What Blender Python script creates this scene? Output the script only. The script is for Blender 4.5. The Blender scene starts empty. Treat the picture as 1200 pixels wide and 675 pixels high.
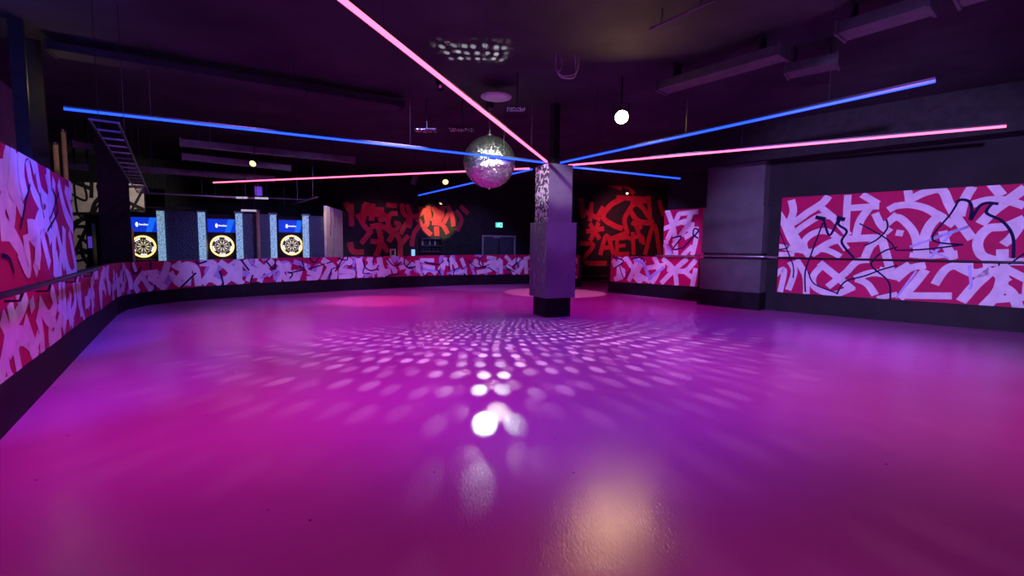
import bpy, math, random
from mathutils import Vector, Matrix

SC = bpy.context.scene
COL = SC.collection
PI = math.pi
rnd = random.Random(7)

# ------------------------------------------------------------------ camera
W, H = 1200.0, 675.0
FPX = 540.0
EYE = 1.5
PITCH = math.atan((337.5 - 292.0) / FPX)
ROLL = math.radians(0.71)
C0 = Vector((0, 0, EYE))
FWD = Vector((0, math.cos(PITCH), -math.sin(PITCH)))
U0 = Vector((0, math.sin(PITCH), math.cos(PITCH)))
RT = Vector((1, 0, 0)) * math.cos(ROLL) + U0 * math.sin(ROLL)
UP = Vector((-1, 0, 0)) * math.sin(ROLL) + U0 * math.cos(ROLL)

cam = bpy.data.cameras.new('camera')
cam.sensor_fit = 'HORIZONTAL'
cam.sensor_width = 36.0
cam.lens = FPX / W * 36.0
cam.clip_start = 0.05
camo = bpy.data.objects.new('camera', cam)
COL.objects.link(camo)
m = Matrix.Identity(4)
for i in range(3):
    m[i][0] = RT[i]; m[i][1] = UP[i]; m[i][2] = -FWD[i]; m[i][3] = C0[i]
camo.matrix_world = m
SC.camera = camo

def ray(x, y):
    return FWD * FPX + RT * (x - 600.0) + UP * (337.5 - y)
def onz(x, y, z):
    r = ray(x, y); t = (z - EYE) / r.z
    return C0 + r * t
def fl(x, y):
    return onz(x, y, 0.0)
def ond(x, y, d):                       # point on the sight line at ground distance d along +Y
    r = ray(x, y); return C0 + r * (d / r.y)
def proj(p):
    v = Vector(p) - C0; k = FPX / v.dot(FWD)
    return (600 + v.dot(RT) * k, 337.5 - v.dot(UP) * k)

# ------------------------------------------------------------------ materials
MATS = {}
def mat(name, col, rough=0.6, metal=0.0, emit=None, es=0.0, var=0.12, scale=6.0, bump=0.0, bscale=40.0, coat=0.0, spec=0.5):
    if name in MATS: return MATS[name]
    M = bpy.data.materials.new(name); M.use_nodes = True
    nt = M.node_tree; b = nt.nodes['Principled BSDF']
    b.inputs['Roughness'].default_value = rough
    b.inputs['Metallic'].default_value = metal
    b.inputs['Coat Weight'].default_value = coat; b.inputs['Specular IOR Level'].default_value = spec
    tc = nt.nodes.new('ShaderNodeTexCoord')
    nz = nt.nodes.new('ShaderNodeTexNoise'); nz.inputs['Scale'].default_value = scale; nz.inputs['Detail'].default_value = 4
    nt.links.new(tc.outputs['Object'], nz.inputs['Vector'])
    rp = nt.nodes.new('ShaderNodeValToRGB')
    rp.color_ramp.elements[0].position = 0.3; rp.color_ramp.elements[1].position = 0.7
    c0 = [max(0, c * (1 - var)) for c in col]; c1 = [min(1, c * (1 + var)) for c in col]
    rp.color_ramp.elements[0].color = (*c0, 1); rp.color_ramp.elements[1].color = (*c1, 1)
    nt.links.new(nz.outputs['Fac'], rp.inputs['Fac'])
    nt.links.new(rp.outputs['Color'], b.inputs['Base Color'])
    if bump:
        n2 = nt.nodes.new('ShaderNodeTexNoise'); n2.inputs['Scale'].default_value = bscale; n2.inputs['Detail'].default_value = 3
        nt.links.new(tc.outputs['Object'], n2.inputs['Vector'])
        bp = nt.nodes.new('ShaderNodeBump'); bp.inputs['Strength'].default_value = bump; bp.inputs['Distance'].default_value = 0.01
        nt.links.new(n2.outputs['Fac'], bp.inputs['Height'])
        nt.links.new(bp.outputs['Normal'], b.inputs['Normal'])
    if emit:
        b.inputs['Emission Color'].default_value = (*emit, 1)
        b.inputs['Emission Strength'].default_value = es
    MATS[name] = M
    return M

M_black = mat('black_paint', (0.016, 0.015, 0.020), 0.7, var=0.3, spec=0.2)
M_kick = mat('black_kick_board', (0.010, 0.008, 0.013), 0.6, spec=0.15, var=0.35, scale=3, bump=0.1, bscale=20)
M_ceil = mat('black_ceiling_paint', (0.034, 0.031, 0.040), 0.85, spec=0.2, var=0.35, scale=1.2, bump=0.3, bscale=6)
M_wall = mat('dark_wall_paint', (0.015, 0.014, 0.019), 0.75, spec=0.2, var=0.25, scale=2)
M_navy = mat('dark_navy_panel', (0.020, 0.030, 0.050), 0.6, var=0.25)
M_duct = mat('galvanised_duct_metal', (0.075, 0.07, 0.085), 0.5, 0.2, var=0.25, scale=5)
M_pipe = mat('painted_pipe_grey', (0.12, 0.115, 0.13), 0.5, 0.2, var=0.3, scale=4)
M_chrome = mat('brushed_steel', (0.55, 0.55, 0.58), 0.3, 0.9)
M_darkmetal = mat('dark_steel', (0.06, 0.06, 0.07), 0.4, 0.7)
M_colgrey = mat('column_grey_paint', (0.22, 0.20, 0.25), 0.55, var=0.1, scale=3, bump=0.05)
M_pier = mat('pier_grey_paint', (0.085, 0.08, 0.095), 0.5, spec=0.3, var=0.15, scale=3, bump=0.05)
M_crimson = mat('crimson_wall_paint', (0.44, 0.002, 0.095), 0.6, spec=0.15, var=0.12, scale=2.5)
M_white = mat('white_brush_paint', (0.70, 0.64, 0.74), 0.6, spec=0.2, var=0.12, scale=5)
M_lav = mat('lavender_brush_paint', (0.40, 0.30, 0.62), 0.6, spec=0.2, var=0.15)
M_navyline = mat('navy_brush_line', (0.010, 0.006, 0.055), 0.7, spec=0.1, var=0.3)
M_blueline = mat('pale_blue_brush_line', (0.35, 0.36, 0.75), 0.5, var=0.15)
M_red = mat('red_brush_paint', (0.42, 0.032, 0.055), 0.6, spec=0.2, var=0.15, scale=4)
M_char = mat('charcoal_mural_paint', (0.026, 0.029, 0.030), 0.75, spec=0.1, var=0.2)
M_blackline = mat('black_brush_line', (0.012, 0.010, 0.014), 0.6)
M_cream = mat('cream_mural_paint', (0.70, 0.62, 0.55), 0.6)
M_pinkled = mat('pink_led', (0.2, 0.05, 0.1), 0.5, emit=(1.0, 0.10, 0.22), es=4.0)
M_blueled = mat('blue_led', (0.03, 0.04, 0.2), 0.5, emit=(0.007, 0.042, 1.0), es=4.2)
M_warm = mat('warm_lamp_lens', (1, 0.9, 0.7), 0.4, emit=(1.0, 0.60, 0.24), es=300)
M_brass = mat('yellow_pole_paint', (0.50, 0.48, 0.12), 0.4, 0.2)
M_wood = mat('brown_wood_pole', (0.35, 0.22, 0.13), 0.5)
M_mirror = mat('mirror_tile', (0.80, 0.86, 0.80), 0.34, 1.0, var=0.08, scale=25)
M_grout = mat('dark_ball_core', (0.03, 0.03, 0.035), 0.5)
M_ringl = mat('yellow_ring_light', (1, 0.85, 0.5), 0.5, emit=(1.0, 0.70, 0.22), es=1.5)
M_scrblue = mat('screen_deep_blue', (0, 0.02, 0.2), 0.3, emit=(0.004, 0.035, 0.62), es=1.0)
M_scrlight = mat('screen_bright_blue', (0, 0.05, 0.3), 0.3, emit=(0.008, 0.14, 0.88), es=1.0)
M_scrwhite = mat('screen_white', (0.8, 0.8, 0.9), 0.3, emit=(0.75, 0.85, 1.0), es=1.2)
M_boardcream = mat('dartboard_cream', (0.7, 0.66, 0.45), 0.5, emit=(0.9, 0.82, 0.5), es=0.55)
M_boarddark = mat('dartboard_dark', (0.03, 0.03, 0.03), 0.5)
M_green = mat('exit_sign_green', (0.0, 0.3, 0.2), 0.4, emit=(0.02, 0.75, 0.50), es=1.2)
M_signwhite = mat('exit_sign_white', (0.8, 0.9, 0.9), 0.4, emit=(0.75, 1.0, 0.95), es=1.2)
M_smallscr = mat('small_pale_screen', (0.3, 0.6, 0.9), 0.4, emit=(0.25, 0.62, 1.0), es=0.9)
M_paper = mat('pale_poster_paper', (0.55, 0.52, 0.50), 0.6)
M_frame = mat('pale_door_frame', (0.30, 0.29, 0.32), 0.5)

def speckle_mat():
    M = bpy.data.materials.new('speckled_light_panel'); M.use_nodes = True
    nt = M.node_tree; b = nt.nodes['Principled BSDF']
    tc = nt.nodes.new('ShaderNodeTexCoord')
    v = nt.nodes.new('ShaderNodeTexVoronoi'); v.inputs['Scale'].default_value = 40
    nt.links.new(tc.outputs['Object'], v.inputs['Vector'])
    rp = nt.nodes.new('ShaderNodeValToRGB')
    rp.color_ramp.elements[0].position = 0.25; rp.color_ramp.elements[0].color = (0.36, 0.62, 0.80, 1)
    rp.color_ramp.elements[1].position = 0.75; rp.color_ramp.elements[1].color = (0.10, 0.20, 0.30, 1)
    nt.links.new(v.outputs['Distance'], rp.inputs['Fac'])
    nt.links.new(rp.outputs['Color'], b.inputs['Emission Color'])
    nt.links.new(rp.outputs['Color'], b.inputs['Base Color'])
    b.inputs['Emission Strength'].default_value = 0.75
    return M
M_speck = speckle_mat()

def textured_mat():                     # dark bubble-textured panel between the light strips
    M = bpy.data.materials.new('bubble_textured_navy'); M.use_nodes = True
    nt = M.node_tree; b = nt.nodes['Principled BSDF']
    tc = nt.nodes.new('ShaderNodeTexCoord')
    v = nt.nodes.new('ShaderNodeTexVoronoi'); v.inputs['Scale'].default_value = 22
    nt.links.new(tc.outputs['Object'], v.inputs['Vector'])
    bp = nt.nodes.new('ShaderNodeBump'); bp.inputs['Strength'].default_value = 0.8; bp.inputs['Distance'].default_value = 0.02
    nt.links.new(v.outputs['Distance'], bp.inputs['Height']); nt.links.new(bp.outputs['Normal'], b.inputs['Normal'])
    b.inputs['Base Color'].default_value = (0.035, 0.065, 0.10, 1); b.inputs['Roughness'].default_value = 0.4
    return M
M_bubble = textured_mat()

def mosaic_mat():
    M = bpy.data.materials.new('mirror_chip_mosaic'); M.use_nodes = True
    nt = M.node_tree; b = nt.nodes['Principled BSDF']
    tc = nt.nodes.new('ShaderNodeTexCoord')
    mp = nt.nodes.new('ShaderNodeMapping'); mp.inputs['Rotation'].default_value = (0.5, 0.6, 0.3); mp.inputs['Scale'].default_value = (1, 1, 1)
    v = nt.nodes.new('ShaderNodeTexVoronoi'); v.inputs['Scale'].default_value = 19
    nt.links.new(tc.outputs['Object'], mp.inputs['Vector']); nt.links.new(mp.outputs['Vector'], v.inputs['Vector'])
    sx = nt.nodes.new('ShaderNodeSeparateColor'); nt.links.new(v.outputs['Color'], sx.inputs['Color'])
    rp = nt.nodes.new('ShaderNodeValToRGB')
    rp.color_ramp.elements[0].position = 0.40; rp.color_ramp.elements[0].color = (0.06, 0.045, 0.08, 1)
    rp.color_ramp.elements[1].position = 0.62; rp.color_ramp.elements[1].color = (0.85, 0.80, 0.88, 1)
    nt.links.new(sx.outputs['Red'], rp.inputs['Fac']); nt.links.new(rp.outputs['Color'], b.inputs['Base Color'])
    b.inputs['Roughness'].default_value = 0.35; b.inputs['Metallic'].default_value = 0.2
    return M
M_mosaic = mosaic_mat()

def streak_mat():                       # roughly rendered grey face with faint vertical cracks
    M = bpy.data.materials.new('streaked_grey_face'); M.use_nodes = True
    nt = M.node_tree; b = nt.nodes['Principled BSDF']
    tc = nt.nodes.new('ShaderNodeTexCoord')
    mp = nt.nodes.new('ShaderNodeMapping'); mp.inputs['Scale'].default_value = (9, 9, 2.2)
    nz = nt.nodes.new('ShaderNodeTexNoise'); nz.inputs['Scale'].default_value = 2.2; nz.inputs['Detail'].default_value = 5; nz.inputs['Distortion'].default_value = 1.2
    nt.links.new(tc.outputs['Object'], mp.inputs['Vector']); nt.links.new(mp.outputs['Vector'], nz.inputs['Vector'])
    rp = nt.nodes.new('ShaderNodeValToRGB')
    rp.color_ramp.elements[0].position = 0.52; rp.color_ramp.elements[0].color = (0.12, 0.11, 0.14, 1)
    rp.color_ramp.elements[1].position = 0.68; rp.color_ramp.elements[1].color = (0.32, 0.29, 0.35, 1)
    nt.links.new(nz.outputs['Fac'], rp.inputs['Fac']); nt.links.new(rp.outputs['Color'], b.inputs['Base Color'])
    b.inputs['Roughness'].default_value = 0.5
    return M
M_streak = streak_mat()

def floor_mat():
    M = bpy.data.materials.new('polished_concrete_floor'); M.use_nodes = True
    nt = M.node_tree; b = nt.nodes['Principled BSDF']; L = nt.links.new
    tc = nt.nodes.new('ShaderNodeTexCoord')
    nz = nt.nodes.new('ShaderNodeTexNoise'); nz.inputs['Scale'].default_value = 0.55; nz.inputs['Detail'].default_value = 6
    L(tc.outputs['Object'], nz.inputs['Vector'])
    rp = nt.nodes.new('ShaderNodeValToRGB')
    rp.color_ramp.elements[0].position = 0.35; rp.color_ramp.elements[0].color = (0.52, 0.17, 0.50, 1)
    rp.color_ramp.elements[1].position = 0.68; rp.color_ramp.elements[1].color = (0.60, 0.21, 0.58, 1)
    L(nz.outputs['Fac'], rp.inputs['Fac'])
    # scuffs and small dark chips of their own shape
    v = nt.nodes.new('ShaderNodeTexVoronoi'); v.inputs['Scale'].default_value = 3.1
    L(tc.outputs['Object'], v.inputs['Vector'])
    r2 = nt.nodes.new('ShaderNodeValToRGB')
    r2.color_ramp.elements[0].position = 0.022; r2.color_ramp.elements[0].color = (0.12, 0.08, 0.12, 1)
    r2.color_ramp.elements[1].position = 0.034; r2.color_ramp.elements[1].color = (1, 1, 1, 1)
    L(v.outputs['Distance'], r2.inputs['Fac'])
    mx = nt.nodes.new('ShaderNodeMix'); mx.data_type = 'RGBA'; mx.blend_type = 'MULTIPLY'; mx.inputs['Factor'].default_value = 1
    L(rp.outputs['Color'], mx.inputs['A']); L(r2.outputs['Color'], mx.inputs['B'])
    L(mx.outputs['Result'], b.inputs['Base Color'])
    # fine scratches: stretched noise in two directions
    h = None
    for ang, sc in ((0.4, (40, 11, 1)), (1.7, (44, 12, 1)), (-0.7, (38, 10, 1)), (2.4, (42, 11, 1))):
        mp = nt.nodes.new('ShaderNodeMapping'); mp.inputs['Rotation'].default_value = (0, 0, ang); mp.inputs['Scale'].default_value = sc
        n = nt.nodes.new('ShaderNodeTexNoise'); n.inputs['Scale'].default_value = 2.2; n.inputs['Detail'].default_value = 2
        L(tc.outputs['Object'], mp.inputs['Vector']); L(mp.outputs['Vector'], n.inputs['Vector'])
        if h is None: h = n.outputs['Fac']
        else:
            a = nt.nodes.new('ShaderNodeMath'); a.operation = 'ADD'; L(h, a.inputs[0]); L(n.outputs['Fac'], a.inputs[1]); h = a.outputs[0]
    bp = nt.nodes.new('ShaderNodeBump'); bp.inputs['Strength'].default_value = 0.24; bp.inputs['Distance'].default_value = 0.004
    L(h, bp.inputs['Height']); L(bp.outputs['Normal'], b.inputs['Normal'])
    n3 = nt.nodes.new('ShaderNodeTexNoise'); n3.inputs['Scale'].default_value = 7.0; n3.inputs['Detail'].default_value = 5
    L(tc.outputs['Object'], n3.inputs['Vector'])
    mr = nt.nodes.new('ShaderNodeMapRange'); mr.inputs['To Min'].default_value = 0.17; mr.inputs['To Max'].default_value = 0.27
    L(n3.outputs['Fac'], mr.inputs['Value']); L(mr.outputs['Result'], b.inputs['Roughness'])
    return M
M_floor = floor_mat()

# ------------------------------------------------------------------ mesh builder
class MB:
    def __init__(s): s.v = []; s.f = []; s.m = []; s.mats = []
    def mi(s, M):
        if M not in s.mats: s.mats.append(M)
        return s.mats.index(M)
    def face(s, pts, M):
        k = len(s.v); s.v += [Vector(p) for p in pts]; s.f.append(list(range(k, k + len(pts)))); s.m.append(s.mi(M))
    def hexa(s, q, M):                  # q: 8 points, bottom loop then top loop
        k = len(s.v); s.v += [Vector(p) for p in q]; i = s.mi(M)
        for f in ((0, 3, 2, 1), (4, 5, 6, 7), (0, 1, 5, 4), (1, 2, 6, 5), (2, 3, 7, 6), (3, 0, 4, 7)):
            s.f.append([k + j for j in f]); s.m.append(i)
        return s
    def box(s, c, size, M, rz=0.0, R=None):
        c = Vector(c); hx, hy, hz = [a / 2 for a in size]
        R = R or Matrix.Rotation(rz, 3, 'Z')
        q = [c + R @ Vector(p) for p in ((-hx, -hy, -hz), (hx, -hy, -hz), (hx, hy, -hz), (-hx, hy, -hz), (-hx, -hy, hz), (hx, -hy, hz), (hx, hy, hz), (-hx, hy, hz))]
        return s.hexa(q, M)
    def prism(s, poly, z0, z1, M):      # poly: plan points
        n = len(poly); k = len(s.v); i = s.mi(M)
        a = sum(poly[j][0] * poly[(j + 1) % n][1] - poly[(j + 1) % n][0] * poly[j][1] for j in range(n))
        if a < 0: poly = poly[::-1]
        s.v += [Vector((p[0], p[1], z0)) for p in poly] + [Vector((p[0], p[1], z1)) for p in poly]
        s.f.append([k + j for j in reversed(range(n))]); s.m.append(i)
        s.f.append([k + n + j for j in range(n)]); s.m.append(i)
        for j in range(n):
            s.f.append([k + j, k + (j + 1) % n, k + n + (j + 1) % n, k + n + j]); s.m.append(i)
        return s
    def tube(s, path, r, M, n=10, caps=True):
        path = [Vector(p) for p in path]; k = len(s.v); i = s.mi(M)
        for a, p in enumerate(path):
            t = (path[min(a + 1, len(path) - 1)] - path[max(a - 1, 0)]).normalized()
            u = t.cross(Vector((0, 0, 1)))
            if u.length < 1e-3: u = t.cross(Vector((1, 0, 0)))
            u.normalize(); w = t.cross(u)
            for j in range(n):
                an = 2 * PI * j / n
                s.v.append(p + u * (r * math.cos(an)) + w * (r * math.sin(an)))
        for a in range(len(path) - 1):
            for j in range(n):
                s.f.append([k + a * n + j, k + a * n + (j + 1) % n, k + (a + 1) * n + (j + 1) % n, k + (a + 1) * n + j]); s.m.append(i)
        if caps:
            s.f.append([k + j for j in reversed(range(n))]); s.m.append(i)
            e = k + (len(path) - 1) * n
            s.f.append([e + j for j in range(n)]); s.m.append(i)
        return s
    def lathe(s, prof, M, c=(0, 0, 0), axis=(0, 0, 1), n=24):   # prof: (r, h) along axis
        c = Vector(c); ax = Vector(axis).normalized()
        u = ax.cross(Vector((0, 0, 1)))
        if u.length < 1e-3: u = Vector((1, 0, 0))
        u.normalize(); w = ax.cross(u); k = len(s.v); i = s.mi(M)
        for r, h in prof:
            for j in range(n):
                an = 2 * PI * j / n
                s.v.append(c + ax * h + u * (r * math.cos(an)) + w * (r * math.sin(an)))
        for a in range(len(prof) - 1):
            for j in range(n):
                s.f.append([k + a * n + j, k + a * n + (j + 1) % n, k + (a + 1) * n + (j + 1) % n, k + (a + 1) * n + j]); s.m.append(i)
        s.f.append([k + j for j in reversed(range(n))]); s.m.append(i)
        e = k + (len(prof) - 1) * n
        s.f.append([e + j for j in range(n)]); s.m.append(i)
        return s
    def build(s, name, parent=None, smooth=False):
        me = bpy.data.meshes.new(name)
        me.from_pydata([tuple(p) for p in s.v], [], s.f); me.update()
        for M in s.mats: me.materials.append(M)
        for p, i in zip(me.polygons, s.m):
            p.material_index = i; p.use_smooth = smooth
        o = bpy.data.objects.new(name, me); COL.objects.link(o)
        if parent is not None: adopt(o, parent)
        return o

def adopt(o, parent):
    root = parent; base = Matrix.Identity(4)
    chain = []
    while root is not None: chain.append(root); root = root.parent
    for c in reversed(chain): base = base @ c.matrix_parent_inverse @ c.matrix_basis
    o.parent = parent; o.matrix_parent_inverse = base.inverted()

def tag(o, label=None, cat=None, group=None, kind=None):
    if label: o['label'] = label
    if cat: o['category'] = cat
    if group: o['group'] = group
    if kind: o['kind'] = kind
    return o
def thing(name, label, cat, loc, group=None):
    o = bpy.data.objects.new(name, None); COL.objects.link(o); o.location = loc; o.empty_display_size = 0.1
    return tag(o, label, cat, group)
def struct(o, label=None, cat='room'):
    o['kind'] = 'structure'
    if label: o['label'] = label; o['category'] = cat
    return o

def dirv(a, b):
    d = Vector(b) - Vector(a); d.z = 0; return d.normalized()
def perp(d): return Vector((-d.y, d.x, 0))
def frame(d, n):                        # columns: along, outward normal, up
    R = Matrix.Identity(3)
    for i in range(3): R[i][0] = d[i]; R[i][1] = n[i]; R[i][2] = (0, 0, 1)[i]
    return R

# ------------------------------------------------------------------ walls that carry murals
class Wall:
    """A vertical wall over a plan polyline; n points into the room, s runs along it."""
    def __init__(s, pts):
        s.p = [Vector((p[0], p[1], 0)) for p in pts]
        s.s = [0.0]
        for a, b in zip(s.p, s.p[1:]): s.s.append(s.s[-1] + (b - a).length)
    def uv(s, x, y):
        r = ray(x, y); best = None
        for i, (a, b) in enumerate(zip(s.p, s.p[1:])):
            e = b - a; den = r.x * e.y - r.y * e.x
            if abs(den) < 1e-9: continue
            t = (a.x * e.y - a.y * e.x) / den
            if t <= 0: continue
            hit = C0 + r * t
            u = (Vector((hit.x, hit.y, 0)) - a).dot(e) / e.length_squared
            out = max(0, -u, u - 1)
            if best is None or out < best[0] - 1e-9: best = (out, s.s[i] + u * e.length, hit.z)
        return best[1], best[2]
    def at(s, u, z, off=0.0):
        i = 0
        while i < len(s.p) - 2 and u > s.s[i + 1]: i += 1
        a, b = s.p[i], s.p[i + 1]; e = (b - a).normalized(); p = a + e * (u - s.s[i])
        nrm = perp(e)
        if nrm.dot(C0 - p) < 0: nrm = -nrm
        if off and len(s.p) > 2:        # soften the normal near joints
            t = (u - s.s[i]) / (s.s[i + 1] - s.s[i])
            j = i + 1 if t > 0.5 else i - 1
            if 0 <= j < len(s.p) - 1:
                e2 = (s.p[j + 1] - s.p[j]).normalized(); n2 = perp(e2)
                if n2.dot(nrm) < 0: n2 = -n2
                nrm = (nrm * (1 - abs(t - 0.5)) + n2 * abs(t - 0.5)).normalized()
        return Vector((p.x, p.y, z)) + nrm * off
    def cuts(s, u0, u1, step=0.4):
        c = {round(u0, 5), round(u1, 5)} | {round(k, 5) for k in s.s if u0 < k < u1}
        if len(s.p) > 2:
            k = math.ceil((u1 - u0) / step)
            c |= {round(u0 + (u1 - u0) * i / k, 5) for i in range(k)}
        return sorted(c)

def smooth_path(pts, n=7):
    if len(pts) < 3:
        a, b = pts; return [(a[0] + (b[0] - a[0]) * i / 6, a[1] + (b[1] - a[1]) * i / 6) for i in range(7)]
    P = [pts[0]] + list(pts) + [pts[-1]]; out = []
    for i in range(1, len(P) - 2):
        for k in range(n):
            t = k / n; t2 = t * t; t3 = t2 * t
            out.append(tuple(0.5 * (2 * P[i][c] + (P[i + 1][c] - P[i - 1][c]) * t + (2 * P[i - 1][c] - 5 * P[i][c] + 4 * P[i + 1][c] - P[i + 2][c]) * t2 + (3 * P[i][c] - P[i - 1][c] - 3 * P[i + 1][c] + P[i + 2][c]) * t3) for c in (0, 1)))
    out.append(tuple(pts[-1])); return out

def clip(poly, u0, u1, zlo, zhi):       # clip in (u, z); zlo/zhi are functions of u (near linear)
    def cut(poly, f):
        out = []
        for i in range(len(poly)):
            a, b = poly[i], poly[(i + 1) % len(poly)]; fa, fb = f(a), f(b)
            if fa >= 0: out.append(a)
            if (fa >= 0) != (fb >= 0):
                t = fa / (fa - fb); out.append((a[0] + (b[0] - a[0]) * t, a[1] + (b[1] - a[1]) * t))
        return out
    for f in (lambda p: p[0] - u0, lambda p: u1 - p[0], lambda p: p[1] - zlo(p[0]), lambda p: zhi(p[0]) - p[1]):
        if len(poly) < 3: return []
        poly = cut(poly, f)
    return poly if len(poly) >= 3 else []

def lerpf(pairs):
    pairs = sorted(pairs)
    def f(u):
        if u <= pairs[0][0]: a, b = pairs[0], pairs[1 if len(pairs) > 1 else 0]
        elif u >= pairs[-1][0]: a, b = pairs[-2 if len(pairs) > 1 else 0], pairs[-1]
        else:
            for a, b in zip(pairs, pairs[1:]):
                if a[0] <= u <= b[0]: break
        if b[0] - a[0] < 1e-9: return a[1]
        return a[1] + (b[1] - a[1]) * (u - a[0]) / (b[0] - a[0])
    return f

def mural(name, wall, u0, u1, zlo, zhi, base, strokes, thick=0.03, parent=None, off=0.0, wk=1.0):
    """One painted board: base slab with its brush strokes as thin layers of paint. strokes: (material, width, [(u,z)...])"""
    mb = MB(); cs = wall.cuts(u0, u1)
    for a, b in zip(cs, cs[1:]):
        q = [wall.at(a, zlo(a), off), wall.at(b, zlo(b), off), wall.at(b, zlo(b), off - thick), wall.at(a, zlo(a), off - thick),
             wall.at(a, zhi(a), off), wall.at(b, zhi(b), off), wall.at(b, zhi(b), off - thick), wall.at(a, zhi(a), off - thick)]
        mb.hexa(q, base)
    layer = off + 0.0015
    for M, wd, pts in strokes:
        P = smooth_path(pts); k = len(P); L, R = [], []; wd *= wk if M is M_white or M is M_red else 1.0
        for i in range(k):
            a = P[max(i - 1, 0)]; b = P[min(i + 1, k - 1)]
            dx, dz = b[0] - a[0], b[1] - a[1]; l = math.hypot(dx, dz) or 1e-6
            nx, nz = -dz / l, dx / l; w2 = wd / 2
            L.append((P[i][0] + nx * w2, P[i][1] + nz * w2)); R.append((P[i][0] - nx * w2, P[i][1] - nz * w2))
        for i in range(k - 1):
            poly = clip([R[i], R[i + 1], L[i + 1], L[i]], u0, u1, zlo, zhi)
            if not poly: continue
            # split at the wall's joints so that paint follows the curve
            pieces = [poly]
            for c in cs[1:-1]:
                nxt = []
                for q in pieces:
                    us = [p[0] for p in q]
                    if min(us) < c - 1e-6 and max(us) > c + 1e-6:
                        nxt += [clip(q, -1e9, c, lambda u: -1e9, lambda u: 1e9), clip(q, c, 1e9, lambda u: -1e9, lambda u: 1e9)]
                    else: nxt.append(q)
                pieces = [q for q in nxt if q]
            for q in pieces: mb.face([wall.at(p[0], p[1], layer) for p in q], M)
        layer += 0.00018
    return mb.build(name, parent)

def traced(wall, ox, oy, sc, lst):
    """Strokes drawn in an enlarged view of the photo -> wall coordinates."""
    out = []
    for M, w, pts in lst:
        out.append((M, w, [wall.uv(ox + x / sc, oy + y / sc) for x, y in pts]))
    return out

def scribble(u0, u1, z0, z1, n, wmin, wmax, r, M):
    out = []; hh = z1 - z0
    for i in range(n):
        u = u0 + (u1 - u0) * (i + r.random()) / n; z = r.uniform(z0, z1); k = r.random(); w = r.uniform(wmin, wmax)
        a = r.uniform(0, PI); l = r.uniform(0.35, 0.75) * max(hh, 0.8)
        if k < 0.4:
            out.append((M, w, [(u - math.cos(a) * l / 2, z - math.sin(a) * l / 2), (u + math.cos(a) * l / 2, z + math.sin(a) * l / 2)]))
        elif k < 0.75:
            rr = r.uniform(0.22, 0.42) * max(hh, 0.8); sw = r.uniform(1.6, 4.0); out.append((M, w, [(u + rr * math.cos(a + sw * t / 5), z + rr * math.sin(a + sw * t / 5)) for t in range(6)]))
        else:
            b = a + r.choice((-1, 1)) * r.uniform(0.8, 1.6); out.append((M, w, [(u + math.cos(a) * l * .6, z + math.sin(a) * l * .6), (u, z), (u + math.cos(b) * l * .6, z + math.sin(b) * l * .6)]))
    return out

# ================================================================== ROOM SHELL
CEIL = 4.7
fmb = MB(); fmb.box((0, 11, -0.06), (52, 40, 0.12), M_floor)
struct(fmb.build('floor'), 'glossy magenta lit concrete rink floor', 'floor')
cmb = MB(); cmb.box((0, 11, CEIL + 0.1), (52, 40, 0.2), M_ceil)
struct(cmb.build('ceiling'), 'black painted high ceiling', 'ceiling')

# rink edge on the left and far side, read from floor contact lines: x, floor y, board bottom y, board top y
EDGE = [(0, 516, 450, 379), (56, 456, 409, 335), (104, 404, 375, 318), (122, 385, 361, 311.5), (137.5, 369.5, 348.5, 308.6), (149.5, 363, 345.0, 307.6), (175, 357.5, 341.5, 306.3),
        (205, 354.0, 338.6, 305.3), (240, 351.2, 335.4, 304.6), (280, 348.3, 333.0, 303.7), (340, 344.7, 329.6, 302.2), (400, 341.0, 326.8, 301.2), (470, 337.3, 323.8, 300.0), (553, 333.8, 321.9, 298.6), (620, 332.6, 322.0, 298.4), (655, 333.6, 323.6, 298.6), (677, 336.2, 326.0, 299)]
fp = [fl(x, y) for x, y, _, _ in EDGE]
back = fp[0] + (fp[0] - fp[2]).normalized() * 4.2
RW = Wall([back] + fp)
bot, top = [], []
for (x, yf, yb, yt), s in zip(EDGE, RW.s[1:]):
    p = RW.at(s, 0)
    for y, L in ((yb, bot), (yt, top)):
        r = ray(x, y); t = math.hypot(p.x, p.y) / math.hypot(r.x, r.y); L.append((s, (C0 + r * t).z))
bot = [(s, 0.41 if s < RW.s[3] + .01 else z) for s, z in bot]
top = [(s, 1.10 if s < RW.s[5] + .01 else z) for s, z in top]
zb = lerpf([(0, 0.41)] + bot); zt = lerpf([(0, 1.10)] + top)
s_tall = RW.uv(88, 300)[0]
tz = RW.uv(84, 214)[1]
UEND = RW.s[-1]

def wallmb(p0, p1, z0, z1, th, M, away):
    p0 = Vector((p0[0], p0[1], 0)); p1 = Vector((p1[0], p1[1], 0)); d = (p1 - p0).normalized(); n = perp(d)
    if n.dot(Vector((away[0], away[1], 0)) - p0) > 0: n = -n
    return MB().prism([p0, p1, p1 + n * th, p0 + n * th], z0, z1, M)

ctr = (0, 10)
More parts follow.
